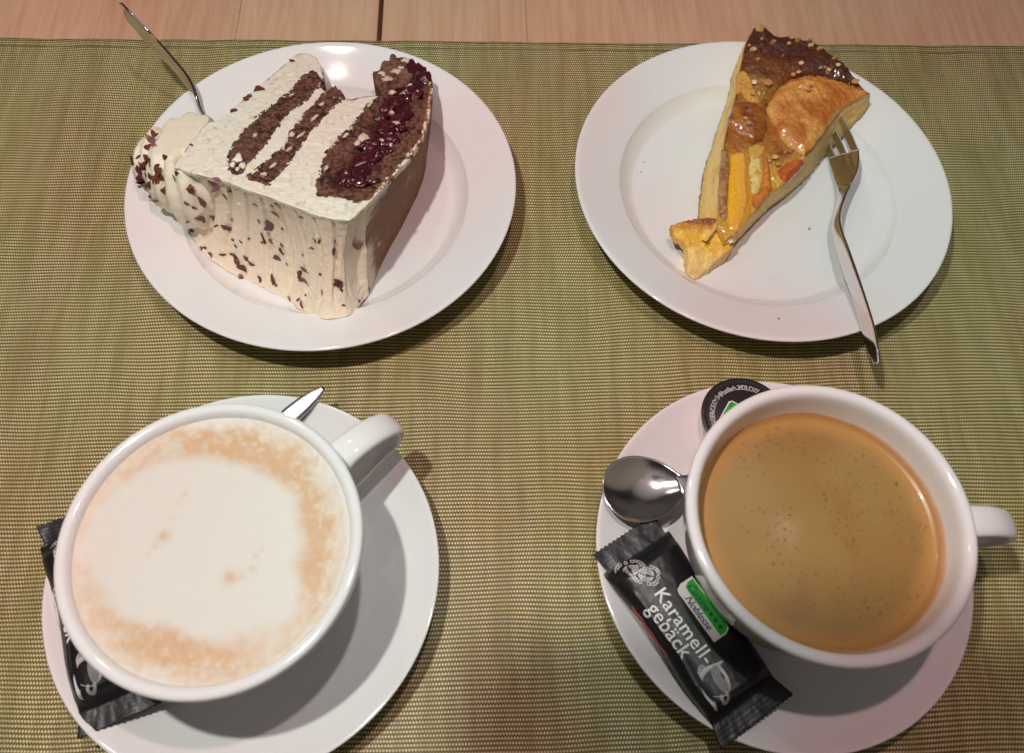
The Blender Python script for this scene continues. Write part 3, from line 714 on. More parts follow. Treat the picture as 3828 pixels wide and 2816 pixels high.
# brown underside of the cake
Tb = up([(803, 452)] + right); Bb = pix([(812, 640), (842, 570), (880, 499), (910, 440), (930, 386), (938, 330), (944, 280), (948, 235), (949, 195)], lambda x, y: pz1(x, y) + .02)
def side_col(u, t, G):
    c = mixc((.26, .125, .055), (.17, .075, .035), .5 + .5 * fbm(G[..., 0] * 3, G[..., 1] * 3, G[..., 2] * 3, 4, 3))
    sm = ss(.16, .04, u + .06 * fbm(G[..., 0] * 2, G[..., 2] * 2, 0, 3, 9)) * ss(.35, .12, t + .2 * fbm(G[..., 0] * 3, G[..., 2] * 3, 0, 3, 7)) + np.clip(fbm(G[..., 1] * 1.5, G[..., 2] * 1.5, 1, 3, 21) * 3 - 1.5, 0, 1) * ss(.6, .1, u)
    sm = sm + ss(.12, .02, u + .05 * fbm(G[..., 1] * 3, G[..., 2] * 3, 0, 3, 19)) * ss(.45, .6, t)
    c = mixc(c, (.72, .62, .48), np.clip(sm, 0, 1) * .9)
    crust = ss(.05, .0, t)
    return mixc(c, (.42, .17, .05), crust * .8 * ss(.08, .2, u))
ruled('baked_base', Tb, Bb, 260, 70, M_side, cake, colfn=side_col, disp=lambda u, t, G: .22 * np.sin(PI * t) * (1 - u) + .03 * fbm(G[..., 0] * 3, G[..., 1] * 3, G[..., 2] * 3, 3, 2), flip=True)
# piped rosette, cut flat on top like the slice
n, sec = 420, 40; V = []; turns = 2.6
for i in range(n):
    t = i / (n - 1); a = 2 * PI * turns * t + 2.2
    R = 2.1 * (1 - t) ** .62 + .02; tube = 1.05 * (1 - t) ** .45 + .15
    ax = -16.0 - 3.35 * t
    cx = ax; cy = 27.0 + R * math.cos(a) - .1 * t; cz = 3.15 + R * math.sin(a) * .82 + .25 * t
    T = np.array([-3.2 / (2 * PI * turns), -R * math.sin(a), R * .82 * math.cos(a)]); T /= np.linalg.norm(T)
    O = np.array([0, math.cos(a), math.sin(a)]); O -= T * O.dot(T); O /= np.linalg.norm(O); Bn = np.cross(T, O)
    for k in range(sec):
        b = 2 * PI * k / sec
        rr = tube * (1 + .26 * abs(math.cos(3.5 * b + a * 1.3)) - .16)
        V.append((cx + rr * (math.cos(b) * O[0] + math.sin(b) * Bn[0]), cy + rr * (math.cos(b) * O[1] + math.sin(b) * Bn[1]), cz + rr * (math.cos(b) * O[2] + math.sin(b) * Bn[2])))
V = np.array(V)
V += .09 * np.stack([fbm(V[:, 0] * 2, V[:, 1] * 2, V[:, 2] * 2, 3, s_) for s_ in (1, 2, 3)], 1)
zcut = PIc(V[:, 0], V[:, 1]) - .12 + .03 * fbm(V[:, 0] * 3, V[:, 1] * 3, 0, 3, 3)
V[:, 2] = np.where(V[:, 2] > zcut, zcut + .03 * np.clip(V[:, 2] - zcut, 0, 1), V[:, 2])
V[:, 2] = np.maximum(V[:, 2], pz1(V[:, 0], V[:, 1]) + .03)
ros = mk('cream_rosette', V, grid_faces(n, sec, False, True) + [tuple((n - 1) * sec + k for k in range(sec))], M_creamp, cake)

# ------------------------------------------------------------------ tart slice
Tt = lambda x, y: 2.15 + .085 * (np.asarray(y) - 24)
pz2 = plateZ(P2)
tart = empty('tart_slice', (12.5, 30, .6), 'slice of glazed pear tart with chopped nuts and a bitten tip', 'tart')
ut = lambda L: pix(L, Tt)
t5 = lambda L: [(1455.1 + x * .2486, 29.3 + y * .2486) for x, y in L]
t6 = lambda L: [(1455.1 + x * .1776, 352 + y * .1776) for x, y in L]
tl = [(1651, 67), (1637, 94), (1624, 149), (1614, 208), (1600, 262), (1587, 328), (1578, 400), (1576, 465), (1572, 500)]
tr = t5([(1820, 710), (1740, 760), (1600, 840), (1500, 950), (1420, 1060), (1330, 1180), (1240, 1280), (1200, 1340), (1080, 1500)]) + t6([(1350, 400), (1200, 560), (1000, 770), (880, 920), (770, 985)])
ba = t5([(820, 140), (900, 155), (975, 225), (1070, 228), (1200, 245), (1300, 255), (1390, 312), (1470, 372), (1560, 432), (1650, 522), (1735, 640), (1790, 690)])
def tart_col(X, Y, D):
    c = mixc((.56, .19, .022), (.36, .10, .010), .5 + .5 * fbm(X * 1.2, Y * 1.2, 0, 4, 3))
    c = mixc(c, (.20, .045, .006), np.clip(fbm(X * 1.9, Y * 1.9, 0, 4, 41) * 2.6 - .3, 0, 1) * .9)
    c = mixc(c, (.80, .45, .06), np.clip(fbm(X * 2.6, Y * 2.6, 4, 3, 47) * 3 - 1.4, 0, 1) * .6)
    c = mixc(c, (.84, .48, .07), ss(31.6, 29.8, Y + .5 * fbm(X * 1.2, Y * 1.2, 0, 3, 58)) * .75)
    return c
slab('custard_top', rough_outline(ut(tl[::-1] + ba + tr)[:, :2], .07, .05, 3, 4), Tt, lambda x, y: float(Tt(x, y)) - .5, .05, M_glaze, tart, edge=.12, colfn=tart_col, disp=lambda X, Y, D: .10 * fbm(X * 2, Y * 2, 0, 4, 6) + .05 * fbm(X * 7, Y * 7, 0, 3, 16))
def side_c(u, t, G):
    c = mixc((.96, .68, .24), (.92, .58, .16), .5 + .5 * fbm(G[..., 1] * 1.5, G[..., 2] * 6, 0, 3, 5))
    c = mixc(c, (.80, .56, .15), ss(.55, .8, t))
    c = mixc(c, (.72, .36, .07), np.clip(fbm(G[..., 1] * 1.1, G[..., 2] * 3, 2, 4, 35) * 2, 0, 1) * .7 * ss(.7, .3, t))
    c = mixc(c, (.55, .30, .10), np.clip(fbm(G[..., 0] * 7, G[..., 1] * 7, G[..., 2] * 7, 3, 45) * 2, 0, 1) * .5 * ss(.4, .9, t))
    c = mixc(c, (.34, .14, .05), ss(.86, .97, t + .04 * fbm(G[..., 1] * 6, G[..., 0] * 6, 0, 2, 9)))
    return mixc(c, (.5, .27, .08), ss(.1, .0, t) * .7)
sd_disp = lambda u, t, G: (.05 + .06 * t) * fbm(G[..., 0] * 5, G[..., 1] * 5, G[..., 2] * 5, 4, 8, .7) + .05 * np.sin(PI * t)
zb2 = lambda x, y: pz2(x, y) + .03
Bl = pix(t5([(700, 330), (640, 480), (600, 560), (560, 780), (480, 1000), (420, 1200), (350, 1400), (320, 1620)]) + t6([(430, 560), (420, 700), (400, 800), (330, 960)]), zb2)
Tl = ut([(1653, 65)] + tl[1:] + [(1550, 530)])
ruled('tart_side', Tl, Bl, 240, 50, M_tart, tart, colfn=side_c, disp=sd_disp)
Br = pix(t5([(1815, 790), (1765, 900), (1640, 1040), (1430, 1250), (1300, 1420), (1130, 1580)]) + t6([(1300, 600), (1050, 850), (800, 1110), (690, 1200)]), zb2)
ruled('tart_side', ut(tr), Br, 240, 50, M_tart, tart, colfn=side_c, disp=sd_disp, flip=True)
# back crust wall
Bk = pix(t5([(700, 330), (800, 330), (1000, 360), (1200, 380), (1400, 450), (1600, 600), (1815, 790)]), zb2)
Bk = np.array([[x, y, float(pz2(x, y)) + .03] for x, y in ut(t5([(760, 180), (850, 150), (1000, 230), (1200, 260), (1400, 330), (1600, 480), (1815, 730)]))[:, :2]])
ruled('crust_edge', ut([(1651, 67)] + ba + [(1907, 206)]), Bk, 160, 30, M_glaze, tart, colfn=lambda u, t, G: mixc((.2, .07, .02), (.4, .2, .07), t), disp=lambda u, t, G: .12 * fbm(G[..., 0] * 2, G[..., 1] * 2, G[..., 2] * 2, 3, 8))
def dome(h, wdt):
    return lambda D, X, Y: h * np.sqrt(np.clip(1 - (1 - np.clip(D / wdt, 0, 1)) ** 2, 0, 1))
def piece(name, L, h, wdt, colfn, m, rough=.06, seed=0, disp=None, sink=.25, res=.05, **kw):
    P = rough_outline(ut(L)[:, :2], .06, rough, 3, seed)
    return slab(name, P, lambda X, Y: Tt(X, Y) - .03, lambda x, y: float(Tt(x, y)) - sink, res, m, tart, edge=.03, dome=dome(h, wdt), colfn=colfn,
                disp=disp or (lambda X, Y, D: .06 * fbm(X * 2.2, Y * 2.2, 0, 4, seed + 3) + .035 * fbm(X * 7, Y * 7, 0, 3, seed + 4)), **kw)
two = lambda a, b, f_, s_: (lambda X, Y, D: mixc(a, b, np.clip(.5 + .8 * fbm(X * f_, Y * f_, 0, 4, s_), 0, 1)))
def crust_col(X, Y, D):
    c = mixc((.11, .020, .002), (.30, .075, .008), .5 + .5 * fbm(X * 1.3, Y * 1.3, 0, 4, 9))
    dk = ss(36.3, 37.6, Y + .35 * (X - 14) + .5 * fbm(X * .9, Y * .9, 0, 3, 2))
    c = mixc(c, (.07, .016, .006), dk * .85)
    return mixc(c, (.5, .24, .05), ss(35.6, 34.8, Y + .30 * (X - 14) + .3 * fbm(X * 1.5, Y * 1.5, 0, 2, 12)) * .7)
piece('glazed_crust', t5([(790, 150), (820, 130), (900, 150), (975, 225), (1070, 225), (1200, 240), (1300, 250), (1390, 310), (1470, 370), (1560, 430), (1650, 520), (1735, 650), (1640, 640), (1550, 600), (1400, 560), (1250, 560), (1130, 590), (1040, 640), (980, 700), (930, 790), (850, 800), (790, 740), (740, 600), (680, 510), (700, 420), (730, 270)]), .42, .9, crust_col, M_glaze, .10, 5, disp=lambda X, Y, D: .13 * fbm(X * 1.6, Y * 1.6, 0, 4, 8) + .06 * fbm(X * 6, Y * 6, 0, 3, 18), sink=.4)
piece('pear_slice', t5([(640, 540), (700, 500), (800, 560), (900, 620), (950, 690), (900, 790), (820, 800), (730, 780), (690, 700), (640, 720)]), .20, .4, two((.62, .24, .03), (.80, .44, .10), 2, 3), M_pear, .05, 6)
def pear_col(X, Y, D):
    c = mixc((.82, .36, .085), (.52, .14, .016), np.clip(.5 + 1.6 * fbm(X * .8, Y * .8, 0, 3, 3), 0, 1))
    sp = np.clip(fbm(X * 8, Y * 8, 0, 3, 12) * 2.2 - .3, 0, 1)
    c = mixc(c, (.36, .11, .015), sp * .8 * ss(.2, 1.2, D))
    return mixc(c, (.80, .50, .14), ss(.35, .05, D) * .5 * ss(-.2, .3, fbm(X * .8, Y * .8, 3, 2, 88)))
piece('pear_half', t5([(930, 790), (960, 730), (1030, 660), (1120, 600), (1250, 565), (1380, 570), (1530, 610), (1680, 650), (1815, 715), (1740, 760), (1600, 840), (1500, 945), (1420, 1055), (1330, 1175), (1240, 1275), (1180, 1230), (1100, 1180), (1020, 1100), (960, 1010), (930, 920), (905, 850)]), .40, .8, pear_col, M_pear, .09, 7, disp=lambda X, Y, D: .11 * fbm(X * 1.5, Y * 1.5, 0, 4, 9) + .04 * fbm(X * 6, Y * 6, 0, 3, 19) + .06 * fbm((X * .9 + Y * .4) * 3.2, (Y * .9 - X * .4) * .7, 0, 3, 39) * ss(.2, .8, D), sink=.3)
piece('browned_pastry', t5([(600, 860), (640, 800), (720, 780), (810, 800), (870, 860), (910, 960), (905, 1060), (880, 1130), (800, 1150), (700, 1120), (620, 1060), (560, 1000), (570, 920)]), .40, .6, two((.20, .03, .003), (.58, .18, .014), 2.2, 15), M_glaze, .10, 8, disp=lambda X, Y, D: .10 * fbm(X * 3, Y * 3, 0, 4, 5))
_pl = ut(t6([(960, -60), (985, 100), (975, 300), (1000, 500), (960, 680), (900, 860)]))[:, :2]
piece('peach_slice', t6([(830, -70), (900, -100), (1050, -60), (1060, 150), (1080, 400), (1100, 560), (1060, 700), (960, 860), (880, 900), (800, 860), (785, 620), (800, 320), (820, 100)]), .14, .36, lambda X, Y, D: mixc(mixc((.95, .50, .008), (.92, .43, .012), .5 + .5 * fbm(X * 1.5, Y * 1.5, 0, 3, 3)), (.88, .40, .06), ss(.0, .4, line_dist(X, Y, _pl) * -1 + .45 + .1 * fbm(X * 4, Y * 4, 0, 2, 5))), M_pear, .04, 9, disp=lambda X, Y, D: .14 * np.exp(-(line_dist(X, Y, _pl) / .16) ** 2) + .02 * fbm(X * 6, Y * 6, 0, 3, 8))
piece('baked_strip', t6([(720, -130), (790, -120), (830, 50), (810, 300), (790, 520), (800, 690), (760, 750), (690, 700), (680, 500), (685, 200), (710, 0)]), .13, .2, two((.62, .34, .13), (.30, .11, .03), 5, 18), M_glaze, .07, 10)
piece('pear_slice', t6([(1045, -20), (1090, -60), (1200, -20), (1225, 120), (1215, 260), (1180, 380), (1110, 470), (1070, 400)]), .08, .3, two((.88, .62, .2), (.8, .6, .25), 2, 19), M_pear, .03, 11)
piece('browned_edge', t6([(1215, -60), (1290, -30), (1320, 150), (1350, 380), (1260, 500), (1170, 600), (1100, 580), (1095, 460), (1180, 380), (1220, 230)]), .25, .35, two((.78, .26, .03), (.48, .16, .03), 3, 22), M_pear, .07, 12)
piece('browned_pastry', t5([(1000, 1400), (1060, 1340), (1150, 1290), (1235, 1290), (1240, 1340), (1180, 1410), (1100, 1490), (1040, 1500)]), .28, .35, two((.50, .06, .01), (.75, .20, .03), 2.5, 25), M_glaze, .08, 13)
piece('pear_slice', t5([(745, 1180), (830, 1150), (900, 1180), (880, 1250), (800, 1300), (750, 1260)]), .16, .3, two((.66, .32, .05), (.80, .48, .12), 2, 27), M_pear, .04, 14)
# bitten tip: yellow crumb falling to the plate, browned skin along its top edge
_q = pix([(1524, 609)], zb2)[0]; _e = pix([(1532, 480)], 2.3)[0]; _d = _e[:2] - _q[:2]; _L = np.hypot(*_d); _d = _d / _L
_w = np.array([_d[1], -_d[0]])
def tip_s(x, y): return ((np.asarray(x) - _q[0]) * _d[0] + (np.asarray(y) - _q[1]) * _d[1]) / _L
def tip_w(x, y): return (np.asarray(x) - _q[0]) * _w[0] + (np.asarray(y) - _q[1]) * _w[1]
def tipZ(x, y):
    q = np.clip(tip_s(x, y), 0, 1.2)
    return .88 + 1.42 * np.minimum(q, 1) ** .75
tp = t6([(390, 1455), (320, 1400), (295, 1330), (300, 1200), (305, 1075), (230, 985), (150, 925), (118, 850), (95, 785), (180, 752), (300, 728), (480, 698), (620, 710), (735, 735), (800, 790), (870, 880), (900, 990), (850, 1070), (700, 1200), (560, 1325), (450, 1425)])
def tip_bot(x, y):
    return float(pz2(x, y)) + .03 if tip_w(x, y) > -.62 else float(tipZ(x, y)) - .55
def tip_col(X, Y, D):
    c = mixc((.90, .58, .05), (.80, .42, .03), np.clip(.5 + fbm(X * 2, Y * 2, 0, 3, 3), 0, 1))
    c = mixc(c, (.92, .74, .34), np.clip(fbm(X * 5, Y * 5, 0, 3, 7) * 1.5, 0, 1) * .6)
    c = mixc(c, (.88, .72, .42), ss(.55, .1, tip_s(X, Y)) * .5)
    sk = ss(.72, .86, tip_s(X, Y) + .05 * np.abs(tip_w(X, Y)) * 0 + .09 * fbm(X * 3, Y * 3, 0, 3, 17))
    c = mixc(c, (.62, .27, .03), sk)
    return mixc(c, (.30, .085, .012), ss(.86, .95, tip_s(X, Y) + .05 * fbm(X * 4, Y * 4, 0, 3, 27)))
slab('bitten_tip', rough_outline(pix(tp, tipZ)[:, :2], .05, .13, 4, 4), tipZ, tip_bot, .036, M_tart, tart, edge=.10, colfn=tip_col,
     disp=lambda X, Y, D: .13 * fbm(X * 3, Y * 3, 0, 5, 14, .75) - .16 * np.clip(fbm(X * 2.4, Y * 2.4, 3, 2, 64) * 3 - 1.4, 0, 1))

# ------------------------------------------------------------------ small pieces laid on the surfaces
bpy.context.view_layer.update()
def tree(objs):
    V = []; F = []
    for o in objs:
        off = len(V); m_ = o.matrix_world
        V += [m_ @ v.co for v in o.data.vertices]; F += [[i + off for i in p.vertices] for p in o.data.polygons]
    return BVHTree.FromPolygons(V, F)
cake_bvh = tree([o for o in COL.objects if o.parent == cake])
tart_bvh = tree([o for o in COL.objects if o.parent == tart])
def frame_at(bvh, px, py):
    o, d = ray(px, py); h = bvh.ray_cast(o, d)
    if h[0] is None: return None
    n_ = h[1] if h[1].dot(d) < 0 else -h[1]
    R = cam_ob.matrix_world.to_3x3() @ Vector((1, 0, 0))
    a = (R - n_ * R.dot(n_)).normalized(); b = n_.cross(a)
    return h[0], n_, a, b
def flake(px, py, size, ang, parent, bvh, wide=.3, m=M_choc, name='chocolate_shaving', lift=.03):
    fr = frame_at(bvh, px, py)
    if fr is None: return
    p, n_, a, b = fr; L_ = size * 1.15 / 46 / 2; wide = wide * 1.35; ca, sa = math.cos(ang), math.sin(ang)
    u = a * ca - b * sa; v_ = a * sa + b * ca
    k = 7; top = []; curl = rnd.uniform(.1, .5) * L_; bend = rnd.uniform(-.5, .5) * L_
    for i in range(k):
        t = -1 + 2 * i / (k - 1); wd = wide * L_ * (1 - abs(t) ** 2.2) * rnd.uniform(.6, 1.25) + .012
        c = p + u * (t * L_) + n_ * (lift + curl * t * t * .6) + v_ * (bend * t * t)
        top += [c - v_ * wd, c + v_ * wd + n_ * wd * .7]
    bot = [q - n_ * .05 for q in top]
    V = [tuple(q) for q in top + bot]; F = []; m2 = 2 * k
    for i in range(k - 1):
        q = 2 * i
        F += [(q, q + 1, q + 3, q + 2), (q + m2, q + 2 + m2, q + 3 + m2, q + 1 + m2), (q, q + 2, q + 2 + m2, q + m2), (q + 1, q + 1 + m2, q + 3 + m2, q + 3)]
    F += [(0, m2, m2 + 1, 1), (m2 - 2, m2 - 1, 2 * m2 - 1, 2 * m2 - 2)]
    return mk(name, V, F, m, parent, smooth=False)
dg = math.radians
z1 = lambda x, y: (258.2 + x * .2131, 76.3 + y * .2131)
z3 = lambda x, y: (258.2 + x * .1776, 352 + y * .1776)
z4 = lambda x, y: (528 + x * .1953, 410.7 + y * .1953)
FL = []
for x, y, s_, a_, w_ in [(1050, 500, 150, 70, .62), (890, 360, 110, 80, .5), (1025, 710, 150, 55, .3), (1175, 705, 100, 80, .3), (1350, 830, 170, 35, .33), (1165, 280, 100, 40, .35), (1390, 375, 90, 20, .35), (1325, 440, 80, 40, .35), (850, 530, 60, 30, .5), (935, 585, 70, 50, .25), (1215, 805, 75, -25, .22), (920, 865, 60, 0, .4), (930, 1022, 65, 0, .35), (1040, 1085, 55, 70, .4), (1080, 1075, 60, 20, .3), (1150, 1160, 75, 50, .3), (1300, 1165, 85, 0, .25), (1440, 1168, 120, 20, .25), (1475, 1240, 120, 70, .4), (1545, 1320, 130, 35, .35), (1590, 1215, 110, 45, .25), (1650, 1280, 100, 30, .25), (1420, 735, 60, 30, .3), (1745, 750, 55, 80, .3), (1625, 965, 35, 30, .6), (1800, 960, 130, 78, .28), (1895, 988, 110, 0, .28), (1420, 980, 35, 40, .5), (1460, 1060, 50, 45, .4), (1525, 1010, 50, 30, .3), (1405, 1400, 75, 80, .6), (1515, 1440, 60, 50, .6), (1765, 1460, 70, 80, .3), (1915, 1475, 110, 78, .35),
                       (210, 390, 95, 65, .4), (480, 492, 110, 0, .35), (540, 680, 170, 20, .35), (580, 720, 190, 35, .3), (500, 660, 120, -10, .3), (330, 290, 170, 60, .5), (290, 240, 90, 10, .4), (250, 120, 110, 75, .35), (340, 100, 60, 0, .35), (475, 90, 90, -60, .3), (350, 170, 70, 40, .35), (395, 195, 75, 80, .3), (735, 155, 65, -20, .5), (705, 215, 110, 35, .3), (190, 20, 80, 60, .4), (320, 415, 35, 0, .5), (420, 600, 35, 0, .5), (860, 760, 40, 0, .4), (1780, 1010, 40, 10, .4), (1700, 545, 60, 10, .2), (1905, 558, 40, 10, .3)]:
    FL.append((*z3(x, y), s_ * .1776, dg(a_), w_))
for x, y, s_, a_, w_ in [(335, 430, 190, -70, .42), (400, 300, 110, 10, .3), (680, 335, 55, -5, .3), (460, 650, 50, 60, .35), (412, 785, 90, 10, .55), (715, 925, 150, 5, .2), (668, 975, 110, -70, .3), (710, 1040, 160, 5, .2), (1040, 710, 100, -78, .3), (1100, 1070, 110, 50, .5), (1080, 1095, 80, 10, .3), (1130, 1145, 60, 75, .3), (800, 680, 55, -10, .25), (893, 980, 30, 20, .6), (345, 598, 100, 5, .28), (258, 570, 120, 75, .3), (878, 605, 45, -60, .4), (835, 600, 60, 60, .2), (918, 1180, 60, 75, .25), (550, 1250, 60, 60, .25), (650, 1268, 60, -25, .25), (680, 1315, 90, 80, .22), (365, 1040, 120, 70, .35), (215, 1030, 70, 80, .3), (98, 578, 35, 40, .6), (1158, 1322, 40, 15, .35), (1325, 1278, 50, -50, .4), (465, 465, 30, 60, .5), (700, 765, 30, 40, .3), (520, 860, 30, 40, .3), (455, 720, 80, 60, .3), (1055, 610, 40, -70, .4), (395, 180, 35, 50, .4), (350, 205, 40, 10, .35), (400, 1100, 30, 40, .4), (730, 1215, 30, 30, .4), (210, 1120, 30, 0, .5)]:
    FL.append((*z4(x, y), s_ * .1953, dg(a_), w_))
for x, y, s_, a_, w_ in [(468, 893, 95, -60, .4), (290, 1010, 150, 50, .35), (330, 1080, 110, 30, .35), (310, 1160, 90, 0, .4), (215, 1065, 80, -10, .3), (155, 1290, 100, 70, .4), (1450, 562, 110, -30, .3), (1350, 640, 70, -20, .35), (1320, 668, 60, 10, .5), (1195, 785, 70, -25, .35), (1620, 375, 40, 60, .5), (1790, 275, 60, 15, .3), (400, 1360, 70, -60, .3), (270, 1380, 50, 0, .35), (1300, 440, 30, 30, .4), (760, 1140, 40, 10, .3)]:
    FL.append((*z1(x, y), s_ * .2131, dg(a_), w_))
for x, y, s_, a_, w_ in FL: flake(x, y, s_, a_, cake, cake_bvh, w_)
for _ in range(34):
    a_ = rnd.uniform(0, 6.28); q_ = rnd.uniform(.2, 1)
    flake(322 + 44 * q_ * math.cos(a_), 385 + 112 * q_ * math.sin(a_), rnd.uniform(8, 22), rnd.uniform(0, 3), cake, cake_bvh, rnd.uniform(.25, .5))
M_purple = mat('cherry_stained_cream', (.32, .10, .14), .4)
flake(*z3(1230, 330), 190 * .1776, dg(-62), cake, cake_bvh, .22, M_purple, 'cherry_streak')
flake(*z3(1235, 235), 110 * .1776, dg(20), cake, cake_bvh, .22, M_purple, 'cherry_streak')
flake(*z1(370, 1130), 150 * .2131, dg(60), cake, cake_bvh, .22, M_purple, 'cherry_streak')
M_biscuit = mat('light_chocolate', (.36, .13, .08), .45)
flake(*z4(1310, 658), 120 * .1953, dg(0), cake, cake_bvh, .55, M_biscuit, 'chocolate_shaving')
for x, y in [(105, 1070), (5, 1010)]: flake(*z4(x, y), 60 * .1953, dg(30), cake, cake_bvh, .6, M_biscuit, 'chocolate_shaving')
# chopped nuts on the tart
def nut(px, py, s_, parent=tart, bvh=tart_bvh, m=M_nut, name='nut_piece', k=0):
    fr = frame_at(bvh, px, py)
    if fr is None: return
    p, n_, a, b = fr; r_ = s_ * 1.25 / 46 / 2; V = []
    for i in range(10):
        t = 2 * PI * i / 5 + (0.5 if i > 4 else 0); rr = r_ * rnd.uniform(.65, 1.2); h = .10 if i < 5 else -.06
        V.append(tuple(p + a * (rr * math.cos(t)) + b * (rr * .75 * math.sin(t)) + n_ * h * (r_ / .12 + .3)))
    F = [(0, 1, 2, 3, 4), (9, 8, 7, 6, 5)]
    for i in range(5): F += [(i, i + 5, (i + 1) % 5 + 5), (i, (i + 1) % 5 + 5, (i + 1) % 5)]
    mk(name, V, F, m, parent, smooth=False)
M_nutl = mat('pale_nut', (.62, .36, .16), .45, colvar=.2)
for k, (x, y, s_) in enumerate([(850, 148, 80), (965, 262, 50), (1103, 278, 46), (785, 335, 60), (760, 290, 30), (835, 415, 38), (1210, 450, 50), (1305, 295, 62), (1190, 245, 48), (1370, 320, 44), (1455, 500, 44), (1520, 400, 52), (1535, 460, 44), (1680, 610, 60), (1560, 628, 30), (805, 610, 60), (900, 640, 90), (745, 985, 62), (720, 930, 30), (785, 720, 40), (1140, 545, 44), (1190, 520, 40), (1280, 690, 44), (1300, 650, 38), (1210, 655, 34), (1095, 1230, 60), (1130, 1215, 40), (975, 1280, 58), (1010, 1350, 50), (940, 1310, 36), (1230, 1290, 44), (1110, 1390, 30), (1380, 480, 40), (1700, 600, 40), (1290, 250, 50), (700, 590, 24), (990, 780, 24), (880, 680, 30), (1050, 380, 20), (870, 230, 24)]):
    nut(*t5([(x, y)])[0], s_ * .2486, m=M_nut if k % 3 else M_nutl)
nut(*t6([(825, 985)])[0], 12, m=mat('sugar_grain', (.75, .62, .42), .15, sss=.4), name='sugar_grain')
# crumbs lying on the plate: each its own thing
pl_bvh = tree([o for o in COL.objects if o.name.startswith('plate')])
def crumb(px, py, s_, label, k=0):
    fr = frame_at(pl_bvh, px, py)
    p = fr[0]; r_ = s_ / 46 / 2
    V = []; ph = rnd.uniform(0, 3)
    v = [(1, 0, 0), (-1, 0, 0), (0, 1, 0), (0, -1, 0), (0, 0, 1), (0, 0, -1), (.6, .6, .5), (-.6, -.5, .5)]
    V = [(p.x + r_ * a * rnd.uniform(.7, 1.2), p.y + r_ * b * rnd.uniform(.6, 1.1), p.z + r_ * .8 + r_ * c * .8) for a, b, c in v]
    F = [(0, 6, 4), (6, 2, 4), (2, 1, 4), (1, 7, 4), (7, 3, 4), (3, 0, 4), (0, 2, 6), (1, 3, 7), (2, 0, 5), (1, 2, 5), (3, 1, 5), (0, 3, 5)]
    o = mk('crumb', V, F, M_crumb, smooth=True, origin=(p.x, p.y, p.z)); tag(o, label, 'crumb', 'crumbs on the tart plate')
for (x, y, s_, lb) in [(*t6([(1795, 850)])[0], 8, 'single brown crumb in the middle of the plate right of the tart'),
                       (*t6([(95, 945)])[0], 8, 'brown crumb just left of the bitten crust flap'), (*t6([(168, 975)])[0], 5, 'tiny crumb beside the one left of the crust flap'),
                       (1412, 357, 5, 'upper tiny crumb in the empty left part of the tart plate'), (1405, 379, 5, 'lower tiny crumb in the empty left part of the tart plate'),
                       (1706, 700, 7, 'pale crumb on the near rim of the tart plate'), (*t6([(745, 1230)])[0], 17, 'large golden crumb fallen beside the right side of the tart tip'),
                       (*t6([(270, 1310)])[0], 13, 'orange crumb touching the left side of the tart tip'), (1689, 615, 4, 'faint speck of crumb at the near inner ring of the tart plate')]:
    crumb(x, y, s_, lb)

# ------------------------------------------------------------------ forks
f2 = empty('cake_fork', (16.5, 26, 1), 'dessert fork stuck in the side of the pear tart, handle over the plate rim', 'fork', 'dessert forks')
Lp = [(1818, 318), (1820, 350), (1827, 385), (1836, 412), (1838, 440), (1829, 475), (1827, 508), (1842, 571), (1867, 646), (1889, 722), (1903, 766), (1917, 800)]
Rp_ = [(1872, 298), (1884, 340), (1882, 371), (1867, 404), (1852, 438), (1843, 473), (1849, 508), (1867, 560), (1898, 650), (1918, 716), (1926, 762), (1927, 800)]
zl = [1.15, .95, .95, 1.15, 1.45, 1.7, 1.8, 1.95, 2.15, 2.42, 2.58, 2.85]; zr = [2.25, 2.25, 2.15, 2.0, 2.05, 2.25, 2.5, 2.9, 3.15, 3.35, 3.45, 3.3]
L3, R3 = pixz(Lp, zl), pixz(Rp_, zr)
strip('handle', L3[3:], R3[3:], [.16, .2, .18, .15, .13], M_steel, f2, 110)
Lh = pixz([(1819, 348), (1821, 362), (1828, 388), (1836, 412)], [.95, .93, .95, 1.15]); Rh = pixz([(1884, 330), (1885, 347), (1881, 374), (1867, 404)], [2.25, 2.2, 2.12, 2.0])
hd = strip('head', Lh, Rh, [.10, .12, .15], M_steel, f2, 40)
for a, b in ((0.0, .23), (.39, .61), (.77, 1.0)):
    la, ra = Lh[0] * (1 - a) + Rh[0] * a, Lh[0] * (1 - b) + Rh[0] * b
    dv = pixz([(1815, 258)], [2.15])[0] - pixz([(1851, 339)], [1.6])[0]
    m_ = (la + ra) / 2; h_ = (ra - la) / 2
    strip('tine', [la, la + dv * .5, m_ + dv - h_ * .4], [ra, ra + dv * .5, m_ + dv + h_ * .4], [.10, .08], M_steel, hd, 24)
f1 = empty('cake_fork', (-16, 32, 1.6), 'dessert fork sticking up behind the cream rosette of the cake', 'fork', 'dessert forks')
Lp = [(262, 6), (267, 18), (279, 43), (297, 64), (318, 90), (345, 118), (370, 141), (391, 165), (407, 186), (420, 201), (427, 218), (433, 238), (438, 252), (441, 262), (444, 275)]
Rp_ = [(267, 6), (281, 21), (306, 48), (327, 69), (345, 88), (366, 111), (388, 137), (407, 160), (419, 179), (427, 196), (433, 214), (438, 233), (445, 248), (453, 260), (464, 275)]
zl = [5.9, 5.7, 5.3, 4.9, 4.4, 3.9, 3.4, 3.0, 2.7, 2.5, 2.3, 2.15, 2.0, 1.95, 1.8]; zr = [6.0, 6.1, 5.8, 5.5, 5.0, 4.5, 4.0, 3.55, 3.2, 2.9, 2.6, 2.4, 2.25, 2.15, 1.95]
L3, R3 = pixz(Lp, zl), pixz(Rp_, zr)
